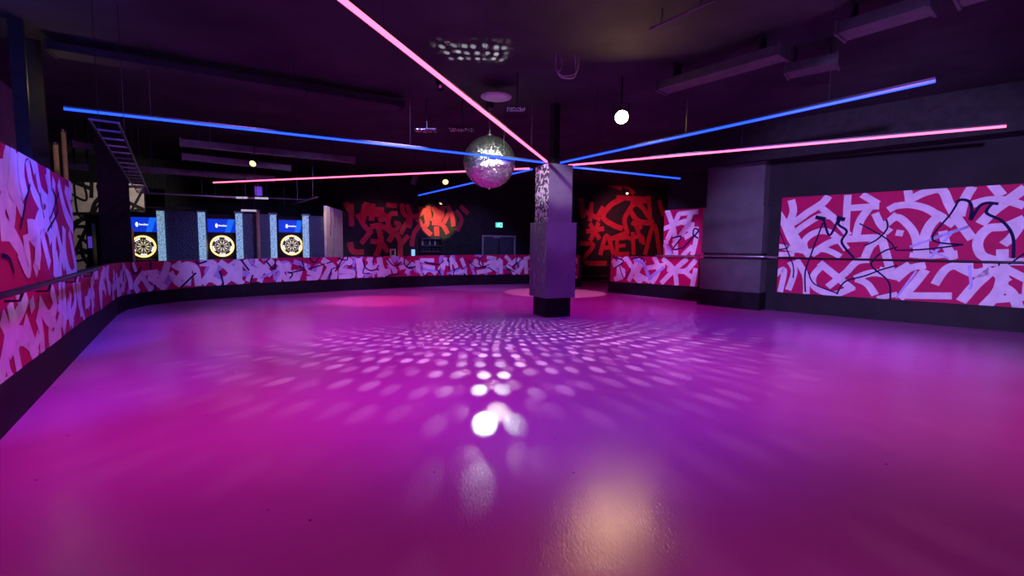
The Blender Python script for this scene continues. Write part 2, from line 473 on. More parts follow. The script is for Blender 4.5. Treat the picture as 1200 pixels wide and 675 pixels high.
# back wall (carries the red murals), dart wall, left outer wall, right wall, front wall
BA, BB = ond(403, 290, 19.2), ond(690, 290, 22.8)
bd = dirv(BA, BB)
BA2 = BA - bd * 0.15; BB2 = BB + bd * 9.0
struct(wallmb(BA2, BB2, 0, CEIL, 0.2, M_wall, ctr).build('wall_back'), 'dark back wall behind the far rink board', 'wall')
DA, DB = ond(40, 290, 16.8), ond(398, 290, 18.6)
struct(wallmb(DA, BA2 + bd*0.0, 0, CEIL, 0.2, M_wall, ctr).build('wall_darts'), 'dark wall behind the dart machines', 'wall')
ld = dirv(fp[0], fp[2]); ln = perp(ld)
if ln.dot(C0 - fp[0]) > 0: ln = -ln       # outward
LA = back + ln * 1.6; LB = fp[4] + ln * 1.6 + ld * 4.0
M_leftwall = mat('grey_left_wall_paint', (0.22, 0.22, 0.27), 0.7, var=0.15, scale=2)
struct(wallmb(LA, LB, 0, CEIL, 0.2, M_leftwall, ctr).build('wall_left'), 'grey outer wall beyond the tall left mural', 'wall')
RA, RB = fl(908.6, 364), fl(1200, 390)
rd = dirv(RA, RB); rn = perp(rd)
if rn.dot(C0 - RA) < 0: rn = -rn          # into the room
RBE = RB + rd * 6.0
KA, KB = fl(714.7, 342.7), fl(816.5, 353.4)
kd = dirv(KA, KB); kn = perp(kd)
if kn.dot(C0 - KA) < 0: kn = -kn
# plain right wall behind the boards (board faces stand 6 cm proud)
struct(wallmb(RA - rn * 0.06 - rd * 0.3, RBE - rn * 0.06, 0, CEIL, 0.2, M_wall, ctr).build('wall_right'), 'black right wall above the big mural', 'wall')
SW0 = RA - rn * 0.06 - rd * 0.3
struct(wallmb((-14, -3.6), (16, -3.6), 0, CEIL, 0.2, M_wall, ctr).build('wall_front'), 'dark wall behind the viewer', 'wall')

# ================================================================== LEFT TALL MURAL + RINK BOARD
r1 = random.Random(11)
def brd(u0, u1, z0, z1, n, seed, wmin=0.13, wmax=0.24):
    return scribble(u0, u1, z0, z1, n, wmin, wmax, random.Random(seed), M_white)

lw = RW
L1 = traced(lw, 0, 150, 3.97, [
    (M_white, .16, [(45, 90), (25, 190), (60, 330), (50, 460)]), (M_white, .16, [(95, 130), (70, 280), (110, 400)]),
    (M_white, .15, [(125, 150), (150, 280), (200, 380)]), (M_white, .14, [(165, 170), (190, 300), (235, 350)]),
    (M_white, .2, [(0, 200), (60, 215), (110, 300)]), (M_white, .16, [(215, 210), (230, 330), (200, 470)]),
    (M_white, .18, [(270, 250), (300, 380), (340, 470)]), (M_white, .15, [(250, 240), (240, 400)]),
    (M_white, .16, [(0, 480), (60, 500), (120, 620)]), (M_white, .16, [(130, 480), (180, 560), (160, 670)]),
    (M_white, .16, [(190, 480), (230, 640)]), (M_white, .15, [(260, 460), (300, 650)]), (M_white, .15, [(320, 480), (350, 640)]),
    (M_white, .16, [(20, 300), (10, 420), (90, 560)]), (M_white, .14, [(300, 280), (340, 420)])])
L1 += brd(1.0, s_tall, 1.1, 2.2, 26, 5, .12, .22)
Lnav = traced(lw, 0, 150, 3.97, [
    (M_navyline, .035, [(135, 260), (115, 340), (90, 470)]), (M_navyline, .035, [(240, 280), (265, 380), (215, 480)]),
    (M_navyline, .035, [(0, 590), (40, 610), (60, 675)]), (M_navyline, .03, [(270, 300), (230, 420)]), (M_navyline, .03, [(180, 300), (200, 420)])])
L2 = traced(lw, 0, 300, 4.22, [
    (M_white, .13, [(5, 300), (35, 380), (25, 480), (0, 610)]), (M_white, .13, [(45, 230), (60, 330), (50, 430), (60, 490)]),
    (M_white, .14, [(80, 480), (70, 410), (110, 395), (145, 430), (140, 470)]), (M_white, .12, [(75, 470), (95, 575)]),
    (M_white, .12, [(120, 310), (150, 400), (185, 500)]), (M_white, .12, [(70, 320), (110, 250), (130, 190)]),
    (M_white, .13, [(180, 290), (200, 360), (210, 480)]), (M_white, .14, [(190, 230), (240, 310), (270, 240), (250, 160)]),
    (M_white, .13, [(290, 190), (300, 290), (270, 400)]), (M_white, .13, [(310, 130), (320, 280), (310, 370)]),
    (M_white, .12, [(330, 230), (360, 340)]), (M_white, .12, [(360, 130), (370, 230), (340, 330)]),
    (M_white, .13, [(240, 420), (300, 390)]), (M_white, .12, [(390, 130), (400, 300)]), (M_white, .12, [(150, 210), (160, 270)])])
L2 = [(M, w * (1.5 if M is M_white else 1), p) for M, w, p in L2]
Lb = brd(RW.s[1] - .3, RW.s[3], .45, 1.05, 12, 41, .1, .16) + L2 + brd(1.0, RW.s[1], .45, 1.05, 9, 8) + brd(RW.s[3], RW.s[6], .4, 1.05, 26, 9, .13, .22)
C1 = traced(RW, 100, 290, 6.667, [
    (M_white, .2, [(280, 130), (330, 220), (350, 330)]), (M_white, .16, [(360, 120), (390, 200)]), (M_white, .18, [(270, 250), (200, 330)]),
    (M_white, .16, [(300, 280), (260, 360)]), (M_white, .2, [(450, 200), (385, 290), (410, 350)]), (M_white, .2, [(430, 215), (510, 335)]),
    (M_white, .14, [(440, 205), (560, 190)]), (M_white, .2, [(490, 225), (620, 320)]), (M_white, .16, [(480, 250), (565, 205)]),
    (M_white, .22, [(640, 110), (615, 200), (585, 260)]), (M_white, .2, [(710, 115), (760, 190), (700, 270)]), (M_white, .18, [(660, 190), (700, 260), (760, 300)]),
    (M_white, .22, [(800, 150), (790, 300)]), (M_white, .2, [(730, 180), (790, 135), (860, 170), (880, 300)]),
    (M_white, .22, [(890, 120), (1000, 130), (970, 210), (910, 285)]), (M_white, .2, [(940, 220), (1060, 285)]), (M_white, .2, [(1045, 110), (1120, 170), (1140, 220), (1070, 280)]),
    (M_white, .2, [(1170, 180), (1200, 260)])])
C2 = traced(RW, 260, 290, 6.667, [
    (M_white, .24, [(130, 100), (125, 270)]), (M_white, .2, [(0, 130), (70, 170), (60, 220), (0, 270)]), (M_white, .2, [(80, 235), (165, 285)]),
    (M_white, .22, [(170, 100), (215, 165), (300, 190)]), (M_white, .2, [(270, 120), (385, 215)]), (M_white, .2, [(400, 100), (290, 205)]),
    (M_white, .18, [(200, 265), (230, 220), (300, 225), (290, 270)]), (M_white, .15, [(425, 110), (470, 145)]), (M_white, .15, [(430, 160), (475, 195)]),
    (M_white, .2, [(530, 130), (470, 180), (435, 265)]), (M_white, .2, [(500, 120), (545, 265)]), (M_white, .2, [(440, 190), (520, 265)]),
    (M_white, .2, [(550, 180), (590, 260)]), (M_white, .15, [(610, 180), (590, 250)]), (M_white, .2, [(660, 245), (740, 230), (770, 130)]),
    (M_white, .17, [(665, 190), (740, 215)]), (M_white, .22, [(780, 95), (860, 145), (880, 200), (870, 255)]), (M_white, .2, [(835, 165), (785, 255)]),
    (M_white, .18, [(905, 130), (960, 90), (1005, 110), (960, 140)]), (M_white, .2, [(910, 180), (1000, 190), (1025, 215), (910, 235)]),
    (M_white, .24, [(1065, 85), (1080, 235)]), (M_white, .2, [(1160, 130), (1080, 215)]), (M_white, .15, [(1130, 85), (1165, 115)]), (M_white, .18, [(1115, 190), (1200, 180)]),
    (M_navyline, .04, [(600, 140), (640, 160), (620, 100)]), (M_navyline, .04, [(520, 200), (700, 160), (860, 110)]), (M_navyline, .035, [(850, 170), (960, 140), (1040, 170), (1040, 240)]),
    (M_blueline, .06, [(300, 240), (440, 180), (420, 260)])])
C3 = traced(RW, 420, 280, 6.0, [
    (M_white, .22, [(0, 140), (20, 215), (0, 265)]), (M_white, .2, [(75, 130), (80, 215), (20, 240)]), (M_white, .2, [(90, 215), (145, 180)]),
    (M_white, .25, [(145, 130), (155, 190), (190, 265)]), (M_white, .25, [(130, 245), (225, 225)]), (M_white, .2, [(205, 145), (240, 200), (260, 245)]),
    (M_white, .2, [(290, 140), (345, 180), (285, 205)]), (M_white, .2, [(375, 160), (335, 245)]), (M_white, .2, [(410, 150), (420, 230)]),
    (M_white, .18, [(430, 150), (530, 150)]), (M_white, .18, [(450, 190), (535, 205)]), (M_white, .2, [(455, 240), (500, 215), (545, 245)]),
    (M_white, .2, [(610, 130), (590, 215)]), (M_white, .2, [(640, 130), (680, 180), (695, 235)]), (M_white, .18, [(600, 165), (655, 185)]),
    (M_white, .2, [(720, 135), (745, 195)]), (M_white, .2, [(810, 150), (855, 180), (795, 185)]), (M_white, .18, [(900, 130), (960, 140), (905, 170)]),
    (M_white, .2, [(880, 180), (985, 190)]), (M_white, .2, [(830, 235), (940, 210), (1000, 140)]), (M_white, .2, [(1000, 150), (1000, 245)]),
    (M_white, .18, [(1030, 120), (1065, 160), (1040, 205)]), (M_white, .2, [(1115, 140), (1060, 200), (1105, 245)]), (M_white, .2, [(1115, 140), (1150, 175), (1120, 245)]),
    (M_white, .2, [(1175, 125), (1180, 245)]), (M_white, .18, [(650, 240), (760, 225)]),
    (M_navyline, .045, [(200, 140), (250, 190), (300, 160)]), (M_navyline, .045, [(460, 160), (560, 180), (600, 150)]), (M_navyline, .04, [(770, 150), (830, 200), (920, 180)]), (M_navyline, .04, [(40, 200), (30, 240), (80, 240)]),
    (M_navyline, .04, [(1050, 180), (1090, 190), (1150, 140)]), (M_blueline, .08, [(620, 245), (720, 210)]), (M_blueline, .08, [(470, 215), (560, 230)])])
tail = RW.s[-3]
Ctail = brd(RW.s[-3], UEND, .3, 1.1, 16, 21, .14, .2)
LAVS = [(M_lav, w, p) for _, w, p in scribble(RW.s[6], UEND, .35, 1.1, 44, .08, .17, random.Random(52), M_lav)]
THIN = [(M_white, w, p) for _, w, p in scribble(RW.s[8], UEND, .35, 1.1, 26, .06, .11, random.Random(71), M_white)]
boardstrokes = Lb + LAVS + C1 + C2 + C3 + THIN + Ctail
NAVE = [(M_navyline, .045, p) for _, _, p in scribble(RW.s[6], UEND, .35, 1.1, 34, .03, .05, random.Random(33), M_navyline)]
boardstrokes += NAVE

rb = thing('rink_barrier', 'long graffiti rink barrier curving along the left and far edge of the floor', 'barrier', RW.at(RW.s[8], 0))
mural('mural_board', RW, 0, UEND, zb, zt, M_crimson, boardstrokes, 0.04, rb, wk=.88)
kb = MB(); cs = RW.cuts(0, UEND)
for a, b in zip(cs, cs[1:]):
    o0, o1 = 0.0, -0.10
    kb.hexa([RW.at(a, 0, o0), RW.at(b, 0, o0), RW.at(b, 0, o1), RW.at(a, 0, o1), RW.at(a, zb(a), o0), RW.at(b, zb(b), o0), RW.at(b, zb(b), o1), RW.at(a, zb(a), o1)], M_kick)
kb.build('kick_board', rb)
bk = MB()
for a, b in zip(cs, cs[1:]):            # dark back and cap of the barrier
    bk.hexa([RW.at(a, zb(a), -.04), RW.at(b, zb(b), -.04), RW.at(b, zb(b), -.10), RW.at(a, zb(a), -.10), RW.at(a, zt(a), -.04), RW.at(b, zt(b), -.04), RW.at(b, zt(b), -.10), RW.at(a, zt(a), -.10)], M_black)
bk.build('backing', rb)
pe = RW.at(UEND, 0, -.05)
MB().box((pe.x + .06, pe.y, .64), (.09, .12, 1.28), M_black).build('end_post', rb)

tl = thing('tall_wall_panel', 'tall graffiti wall panel rising above the handrail at the left edge', 'wall panel', RW.at(s_tall - 1.5, 1.1))
zlo = lambda u: 1.1; ztt = lambda u: tz
mural('mural_board', RW, 0, s_tall, lambda u: 1.102, ztt, M_crimson, L1 + Lnav, 0.06, tl, wk=1.0)
tb = MB(); a, b = 0, s_tall
tb.hexa([RW.at(a, 1.102, -.06), RW.at(b, 1.102, -.06), RW.at(b, 1.102, -.16), RW.at(a, 1.102, -.16), RW.at(a, tz, -.06), RW.at(b, tz, -.06), RW.at(b, tz, -.16), RW.at(a, tz, -.16)], M_crimson)
tb.build('backing', tl)

# left handrail on brackets
hr = thing('handrail', 'dark metal handrail on brackets along the left mural wall', 'handrail', RW.at(RW.s[1], 1.1))
u_end = RW.uv(105, 317)[0]
MB().tube([RW.at(0.2, 1.12, .11), RW.at(u_end - .05, 1.12, .11), RW.at(u_end, 1.12, .02)], .028, M_darkmetal, 12).build('rail', hr, True)
for x in (2, 40, 75, 97):
    u = RW.uv(x, 320)[0]
    MB().tube([RW.at(u, 1.03, .004), RW.at(u, 1.03, .09), RW.at(u, 1.10, .11)], .011, M_darkmetal, 8).build('bracket', hr, True)

# ================================================================== RIGHT MURAL
RWALL = Wall([RA, RBE])
uA = 0.0; uB = RWALL.s[-1]
z1, z2 = RWALL.uv(908, 342)[1], RWALL.uv(1200, 361)[1]; zt1, zt2 = RWALL.uv(908, 235.4)[1], RWALL.uv(1200, 211)[1]
rzb = (z1 + z2) / 2; rzt = (zt1 + zt2) / 2
print('right mural z', z1, z2, zt1, zt2, 'tall', tz, 'barrier', [round(zt(s), 2) for s in RW.s], [round(zb(s), 2) for s in RW.s])
w2 = .23
A = [(w2, [(35, 190), (70, 240), (110, 330), (150, 400)]), (w2, [(115, 145), (125, 200), (110, 270), (150, 350), (210, 425)]), (w2, [(30, 215), (110, 260), (200, 205), (270, 160), (300, 125)]),
     (.2, [(130, 310), (180, 270), (260, 225), (330, 230)]), (.2, [(185, 400), (180, 350), (225, 310), (290, 300), (345, 335), (390, 390)]), (.22, [(215, 415), (280, 370), (340, 345), (450, 335), (585, 330)]),
     (.2, [(395, 120), (390, 200), (385, 300)]), (.2, [(400, 185), (550, 175)]), (.2, [(465, 118), (545, 165)]), (.22, [(500, 185), (455, 250), (435, 330)]), (.2, [(265, 185), (330, 240), (400, 320)]),
     (.2, [(530, 210), (560, 270), (605, 305)]), (.22, [(480, 430), (510, 370), (560, 345), (580, 400), (605, 490)]), (.18, [(30, 370), (110, 385), (200, 400), (280, 390), (360, 425)]), (.16, [(30, 415), (130, 412)]),
     (.18, [(32, 520), (80, 490), (60, 600)]), (.2, [(110, 450), (130, 500), (100, 590)]), (.2, [(140, 440), (185, 520), (190, 610)]), (.2, [(280, 460), (225, 520), (235, 580), (330, 610), (425, 575)]),
     (.22, [(255, 455), (420, 590)]), (.2, [(390, 500), (295, 575)]), (.2, [(390, 500), (440, 450), (500, 440)]), (.2, [(435, 535), (490, 560), (530, 615)]), (.22, [(430, 535), (520, 505), (640, 525)]),
     (.2, [(550, 490), (640, 510)]), (.2, [(595, 195), (640, 170)]), (.2, [(590, 260), (640, 215)]), (.15, [(540, 632), (640, 610)])]
B = [(.2, [(0, 155), (60, 150), (130, 165), (190, 200), (255, 240)]), (.2, [(-60, 250), (0, 205), (50, 235), (85, 290), (97, 380)]), (.24, [(205, 185), (150, 240), (122, 310), (125, 385)]), (.2, [(52, 85), (60, 140)]),
     (.22, [(65, 125), (130, 95), (200, 85), (235, 150), (275, 220), (335, 300)]), (.22, [(335, 70), (300, 130), (280, 200)]), (.22, [(415, 50), (465, 110)]), (.24, [(570, 75), (500, 125), (430, 175), (370, 235)]),
     (.2, [(330, 150), (400, 130), (480, 130), (565, 155)]), (.22, [(565, 210), (480, 245), (405, 255), (360, 310), (375, 370), (440, 395)]), (.2, [(565, 210), (510, 290), (470, 325)]), (.24, [(467, 345), (467, 390)]),
     (.2, [(205, 265), (222, 330), (255, 390)]), (.16, [(60, 370), (160, 375), (270, 362)]), (.18, [(0, 272), (32, 276)]), (.2, [(0, 480), (60, 430), (130, 415)]), (.18, [(0, 445), (60, 410)]),
     (.22, [(130, 435), (70, 510), (15, 560)]), (.2, [(20, 548), (245, 550)]), (.2, [(170, 500), (230, 425), (340, 415)]), (.24, [(245, 405), (340, 450), (410, 440), (350, 500), (285, 575)]), (.2, [(380, 408), (470, 400), (565, 400)]),
     (.26, [(470, 410), (455, 520), (385, 600)]), (.22, [(470, 510), (510, 540), (540, 610)]), (.2, [(480, 430), (570, 475)]), (.22, [(420, 430), (490, 490)])]
NA = [(.035, [(272, 258), (215, 410), (185, 500), (185, 600)]), (.09, [(235, 230), (285, 240)]), (.05, [(275, 240), (305, 320), (350, 235)]), (.09, [(340, 232), (382, 242)]), (.05, [(355, 245), (350, 268), (390, 300), (365, 355), (425, 432)]),
      (.035, [(585, 240), (590, 285), (540, 340), (475, 372)]), (.035, [(640, 378), (570, 400), (515, 450), (520, 480), (580, 530), (603, 570), (605, 640)]), (.035, [(340, 612), (380, 550), (480, 520), (560, 490), (640, 468)]),
      (.03, [(50, 280), (90, 380), (125, 470), (125, 530)]), (.03, [(30, 390), (90, 385), (100, 370)]), (.03, [(200, 500), (230, 560), (340, 605)])]
NB = [(.035, [(0, 350), (130, 345), (295, 325)]), (.035, [(295, 325), (160, 302), (240, 190), (270, 140)]), (.055, [(265, 140), (285, 128), (320, 135), (333, 170), (328, 215), (365, 158), (400, 142), (450, 146)]), (.05, [(420, 146), (398, 175), (405, 192), (470, 225), (513, 290), (515, 385)]), (.03, [(565, 362), (495, 412)]), (.03, [(-160, 232), (-40, 300), (0, 350)])]
BL = [(.05, [(150, 300), (320, 245), (60, 335)]), (.05, [(250, 265), (150, 385)]), (.04, [(150, 350), (230, 385)]), (.05, [(320, 415), (330, 500), (320, 520)]), (.04, [(0, 560), (90, 440)])]
st = traced(RWALL, 900, 200, 4.22, [(M_white, w, p) for w, p in A]) + traced(RWALL, 1050, 200, 3.747, [(M_white, w, p) for w, p in B])
st += traced(RWALL, 1050, 200, 3.747, [(M_blueline, w, p) for w, p in BL])
st += traced(RWALL, 900, 200, 4.22, [(M_navyline, w, p) for w, p in NA]) + traced(RWALL, 1050, 200, 3.747, [(M_navyline, w, p) for w, p in NB])
ux = RWALL.uv(1200, 300)[0]
st += scribble(ux + .2, uB, rzb, rzt, 40, .18, .26, random.Random(4), M_white)
rm = thing('mural_wall_panel', 'wide crimson graffiti panel with lavender and navy strokes at the right edge', 'wall panel', RA)
mural('mural_board', RWALL, uA, uB, lambda u: rzb, lambda u: rzt, M_crimson, st, 0.05, rm, wk=.72)
mural('kick_board', RWALL, uA, uB, lambda u: 0.0, lambda u: rzb - .002, M_kick, [], 0.05, rm)
hz = RWALL.uv(908, 302)[1]
h2 = thing('handrail', 'long dark handrail crossing the right mural, pier and low barrier', 'handrail', RA)

# ================================================================== RIGHT PIER
PA, PB = fl(816.5, 356.5), fl(889, 364.0)
pd = dirv(PA, PB); pn = perp(pd)
if pn.dot(C0 - PA) < 0: pn = -pn
depth = 0.62
def pier(z0, z1, inset, M, grow=0.0):
    a = PA + pd * inset - pn * inset * .6; b = PB - pd * inset * .5 - pn * inset * .6
    return MB().prism([a, b, b - pn * (depth - inset * .6), a - pn * (depth - inset * .6)], z0, z1, M)
def zat(p, x, y):
    r = ray(x, y); t = math.hypot(p.x, p.y) / math.hypot(r.x, r.y); return (C0 + r * t).z
pz = [zat(PB, 889, y) for y in (343.5, 304.5, 297, 281, 241, 209)]
pr = thing('wall_pier', 'broad grey square pier between the low barrier and the big right mural', 'pier', (PA + PB) / 2)
pier(0, pz[0], 0.0, M_kick).build('plinth', pr)
pier(pz[0], pz[1], 0.035, M_pier).build('lower_cladding', pr)
pier(pz[1], pz[2], 0.10, M_black).build('shadow_gap', pr)
pier(pz[2], pz[4], 0.05, M_pier).build('upper_cladding', pr)
pier(pz[4], CEIL - 0.9, 0.12, M_pier).build('pier_head', pr)
# added black box standing in for the unlit zone above the right wall
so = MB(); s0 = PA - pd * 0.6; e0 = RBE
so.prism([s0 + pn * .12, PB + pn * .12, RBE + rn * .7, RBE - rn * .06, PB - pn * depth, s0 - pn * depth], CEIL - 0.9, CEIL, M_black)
struct(so.build('trim_shade_1'), 'added black box standing for the unlit zone under the ceiling above the right pier', 'shade block')

# ================================================================== LOW RIGHT BARRIER AND NARROW PANEL
KW = Wall([KA, KB])
kz0, kz1 = [KW.uv(714.7, y)[1] for y in (329.7, 300.2)]
kz0b, kz1b = [KW.uv(814, y)[1] for y in (335.6, 301.2)]
K = [(.24, [(75, 400), (130, 470), (85, 495)]), (.2, [(78, 430), (145, 390)]), (.24, [(140, 385), (175, 440), (225, 505)]), (.22, [(205, 388), (155, 505)]), (.24, [(232, 400), (200, 465), (262, 505)]), (.22, [(240, 440), (335, 425)]),
     (.24, [(280, 382), (302, 450), (268, 515)]), (.22, [(322, 392), (380, 450), (392, 525)]), (.22, [(445, 392), (380, 450), (315, 515)]), (.22, [(345, 445), (430, 455), (470, 420), (490, 395)]), (.2, [(430, 455), (485, 500)]), (.22, [(470, 530), (487, 440)]), (.2, [(85, 500), (135, 445)]), (.2, [(110, 385), (100, 500)]), (.2, [(180, 480), (215, 515)])]
kst = traced(KW, 700, 210, 4.22, [(M_white, w, p) for w, p in K])
kst += traced(KW, 700, 210, 4.22, [(M_blueline, .12, [(180, 400), (225, 415), (250, 470), (262, 500)]), (M_blueline, .1, [(255, 490), (330, 435)]),
       (M_navyline, .05, [(80, 385), (130, 405), (85, 440)]), (M_navyline, .04, [(110, 430), (133, 490), (165, 440)]), (M_navyline, .05, [(165, 395), (215, 388), (235, 410)])])
k = thing('low_barrier', 'short low graffiti barrier beside the floor opening, left of the grey pier', 'barrier', KA)
mural('mural_board', KW, 0, KW.s[-1], lerpf([(0, kz0), (KW.s[-1], kz0b)]), lerpf([(0, kz1), (KW.s[-1], kz1b)]), M_crimson, kst, 0.05, k, wk=.72)
mural('kick_board', KW, 0, KW.s[-1], lambda u: 0, lerpf([(0, kz0 - .003), (KW.s[-1], kz0b - .003)]), M_kick, [], 0.05, k)
MB().box(KA - kd * 0.05 - kn * .03 + Vector((0, 0, kz1 / 2)), (.07, .10, kz1), M_black, R=frame(kd, kn)).build('end_post', k)
KW2 = Wall([KA - kn * .06, KB - kn * .06 + kd * 0.25])
ut = KW2.uv(777.5, 280)[0]; tzt = KW2.uv(777.5, 246.7)[1]; tzb = kz1b + .0
T = [(.24, [(345, 150), (380, 260), (388, 380)]), (.2, [(328, 245), (380, 225), (440, 205)]), (.22, [(405, 170), (345, 300)]), (.2, [(400, 172), (500, 160)]), (.24, [(465, 165), (445, 240), (500, 250)]),
     (.22, [(375, 330), (440, 240)]), (.22, [(430, 290), (490, 265), (470, 375)]), (.2, [(332, 320), (365, 382)]), (.22, [(340, 300), (345, 380)]), (.2, [(420, 380), (470, 330)]), (.18, [(420, 215), (480, 225)])]
tst = traced(KW2, 700, 210, 4.22, [(M_white, w, p) for w, p in T])
tst += traced(KW2, 700, 210, 4.22, [(M_navyline, .05, [(368, 292), (416, 285), (375, 345), (420, 340)]), (M_navyline, .05, [(420, 345), (470, 290), (500, 255), (480, 245), (475, 275), (500, 292)]), (M_blueline, .08, [(345, 320), (370, 375)])])
tp = thing('narrow_wall_panel', 'narrow upright graffiti panel standing above the low barrier beside the grey pier', 'wall panel', KW2.at(ut, 0))
mural('mural_board', KW2, ut, KW2.s[-1], lambda u: 1.0, lambda u: tzt, M_crimson, tst, 0.05, tp, wk=.72)
MB().prism([KW2.at(ut, 0, -.052), KW2.at(KW2.s[-1], 0, -.052), KW2.at(KW2.s[-1], 0, -.16), KW2.at(ut, 0, -.16)], 0, tzt, M_black).build('backing', tp)
# dark wall over the narrow panel up to the ceiling
MBw = MB().prism([KW2.at(ut, 0, -.17), SW0 , SW0 - rn * .2, KW2.at(ut, 0, -.32)], 0, CEIL, M_wall)
struct(MBw.build('wall_side'), 'dark wall behind the narrow graffiti panel', 'wall')

hp = [RBE + rn * .12 + Vector((0, 0, hz)), RA + rn * .12 + Vector((0, 0, hz))]
pzr = (pz[1] + pz[2]) / 2
MB().tube(hp, .025, M_darkmetal, 10).build('rail', h2, True)
for f in (0.25, 1.9, 3.9, 5.9, 7.9):
    q = RA + rd * f + Vector((0, 0, hz)); MB().tube([q + rn * .0 - Vector((0, 0, .06)), q + rn * .09 - Vector((0, 0, .06)), q + rn * .12], .011, M_darkmetal, 8).build('bracket', h2, True)
MB().tube([PA + pn * .06 + Vector((0, 0, pzr)) - pd * .1, PB + pn * .06 + Vector((0, 0, pzr)) + pd * .02, PB + pn * .02 + pd * .08 + Vector((0, 0, pzr)), RA + rn * .12 + Vector((0, 0, hz))], .028, M_chrome, 10).build('rail', h2, True)
MB().tube([PA + pn * .06 + Vector((0, 0, pzr)) - pd * .1, KB + kn * .10 - kd * .1 + Vector((0, 0, kz1b + .02)), KW.at(ut - .15, kz1b + .02, .10), KW.at(ut - .2, kz1b + .02, .0)], .028, M_chrome, 10).build('rail', h2, True)

# ================================================================== RED MURALS ON BACK WALL
BW = Wall([BA - bd * .1, BB2])
RL = [(.28, [(160, 140), (165, 340)]), (.28, [(215, 230), (290, 350), (345, 380)]), (.28, [(340, 375), (250, 490)]), (.3, [(330, 345), (420, 335), (520, 400), (490, 475)]), (.3, [(400, 350), (425, 470), (380, 600)]), (.28, [(330, 470), (430, 490), (485, 565)]),
      (.26, [(570, 225), (510, 235), (485, 300), (510, 365), (560, 365), (580, 320), (540, 310)]), (.28, [(550, 395), (590, 470), (592, 610)]), (.26, [(665, 420), (605, 490)]), (.26, [(595, 410), (640, 320), (690, 265)]), (.24, [(605, 140), (620, 225), (680, 280), (670, 355)]),
      (.26, [(650, 150), (700, 250), (775, 225), (772, 165)]), (.26, [(740, 275), (768, 320), (715, 400), (692, 515)]), (.55, [(250, 190), (350, 210), (450, 215)]), (.28, [(420, 215), (470, 265), (400, 285)]), (.32, [(150, 480), (180, 560), (275, 565)]), (.26, [(470, 150), (565, 160)]),
      (.28, [(805, 180), (830, 310), (800, 350), (865, 415)]), (.28, [(880, 165), (905, 240), (880, 300)]), (.26, [(870, 310), (960, 325), (1010, 405)]), (.28, [(965, 160), (950, 260), (900, 290)]), (.26, [(1005, 160), (1040, 220), (1060, 340)]), (.3, [(910, 340), (915, 425)]), (.24, [(975, 310), (1030, 200)]),
      (.3, [(110, 130), (150, 200)]), (.26, [(1080, 200), (1130, 280), (1090, 380)]), (.26, [(1120, 160), (1190, 230)]), (.3, [(300, 130), (260, 300)]), (.3, [(350, 140), (340, 290)]), (.26, [(840, 160), (850, 290)]), (.26, [(920, 170), (935, 300)])]
rst = traced(BW, 390, 220, 7.5, [(M_red, w, p) for w, p in RL])
ua, ub = BW.uv(403, 290)[0], BW.uv(600, 290)[0]
zz = BW.uv(450, 235.2)[1]
o = mural('wall_mural', BW, ua, BW.uv(563, 290)[0], lambda u: 0.3, lambda u: zz, M_char, rst, 0.012, None, 0.014, wk=.75)
tag(o, 'dark mural with big red brush letters on the back wall, warm spot on its right', 'mural')
RR = [(.3, [(335, 205), (265, 245), (225, 310), (280, 355), (335, 375)]), (.28, [(300, 200), (470, 210)]), (.28, [(470, 215), (400, 240), (370, 275), (345, 330), (365, 405)]), (.3, [(370, 260), (420, 330), (500, 345)]), (.28, [(505, 345), (440, 250), (380, 225)]),
      (.26, [(130, 392), (230, 375)]), (.26, [(148, 345), (205, 435)]), (.26, [(200, 340), (150, 445)]), (.24, [(90, 460), (170, 470), (112, 560), (245, 570)]), (.26, [(208, 525), (245, 415), (285, 525)]), (.24, [(215, 485), (275, 480)]),
      (.24, [(303, 425), (303, 525)]), (.24, [(300, 432), (372, 425)]), (.2, [(300, 475), (352, 470)]), (.24, [(290, 520), (372, 518)]), (.26, [(392, 395), (397, 525)]), (.24, [(370, 432), (440, 420), (452, 465)]), (.26, [(408, 350), (442, 455)]), (.28, [(460, 525), (512, 355), (545, 525)]),
      (.26, [(265, 435), (370, 395)]), (.28, [(100, 205), (112, 315)]), (.26, [(160, 225), (150, 335)]), (.26, [(95, 265), (210, 325)]), (.26, [(480, 190), (490, 310)]), (.26, [(540, 215), (565, 305)]), (.26, [(385, 340), (445, 372)]), (.24, [(190, 310), (225, 250)]), (.24, [(250, 120), (330, 150)]), (.24, [(340, 130), (400, 180)])]
rst = traced(BW, 660, 190, 4.82, [(M_red, w, p) for w, p in RR])
uc, ud = BW.uv(672, 290)[0], BW.uv(800, 290)[0]
zl, zh = BW.uv(690, 311.3)[1], BW.uv(720, 212)[1]
o = mural('wall_mural', BW, uc, ud, lambda u: zl, lambda u: zh, M_char, rst, 0.012, None, 0.014, wk=.9)
tag(o, 'dark mural with glowing red brush letters behind the low barrier, right of the column', 'mural')

def onwall(wall, x, y, off=0.0):
    u, z = wall.uv(x, y); return wall.at(u, z, off)
bn = perp(bd)
if bn.dot(C0 - BA) < 0: bn = -bn
BF = frame(bd, bn)

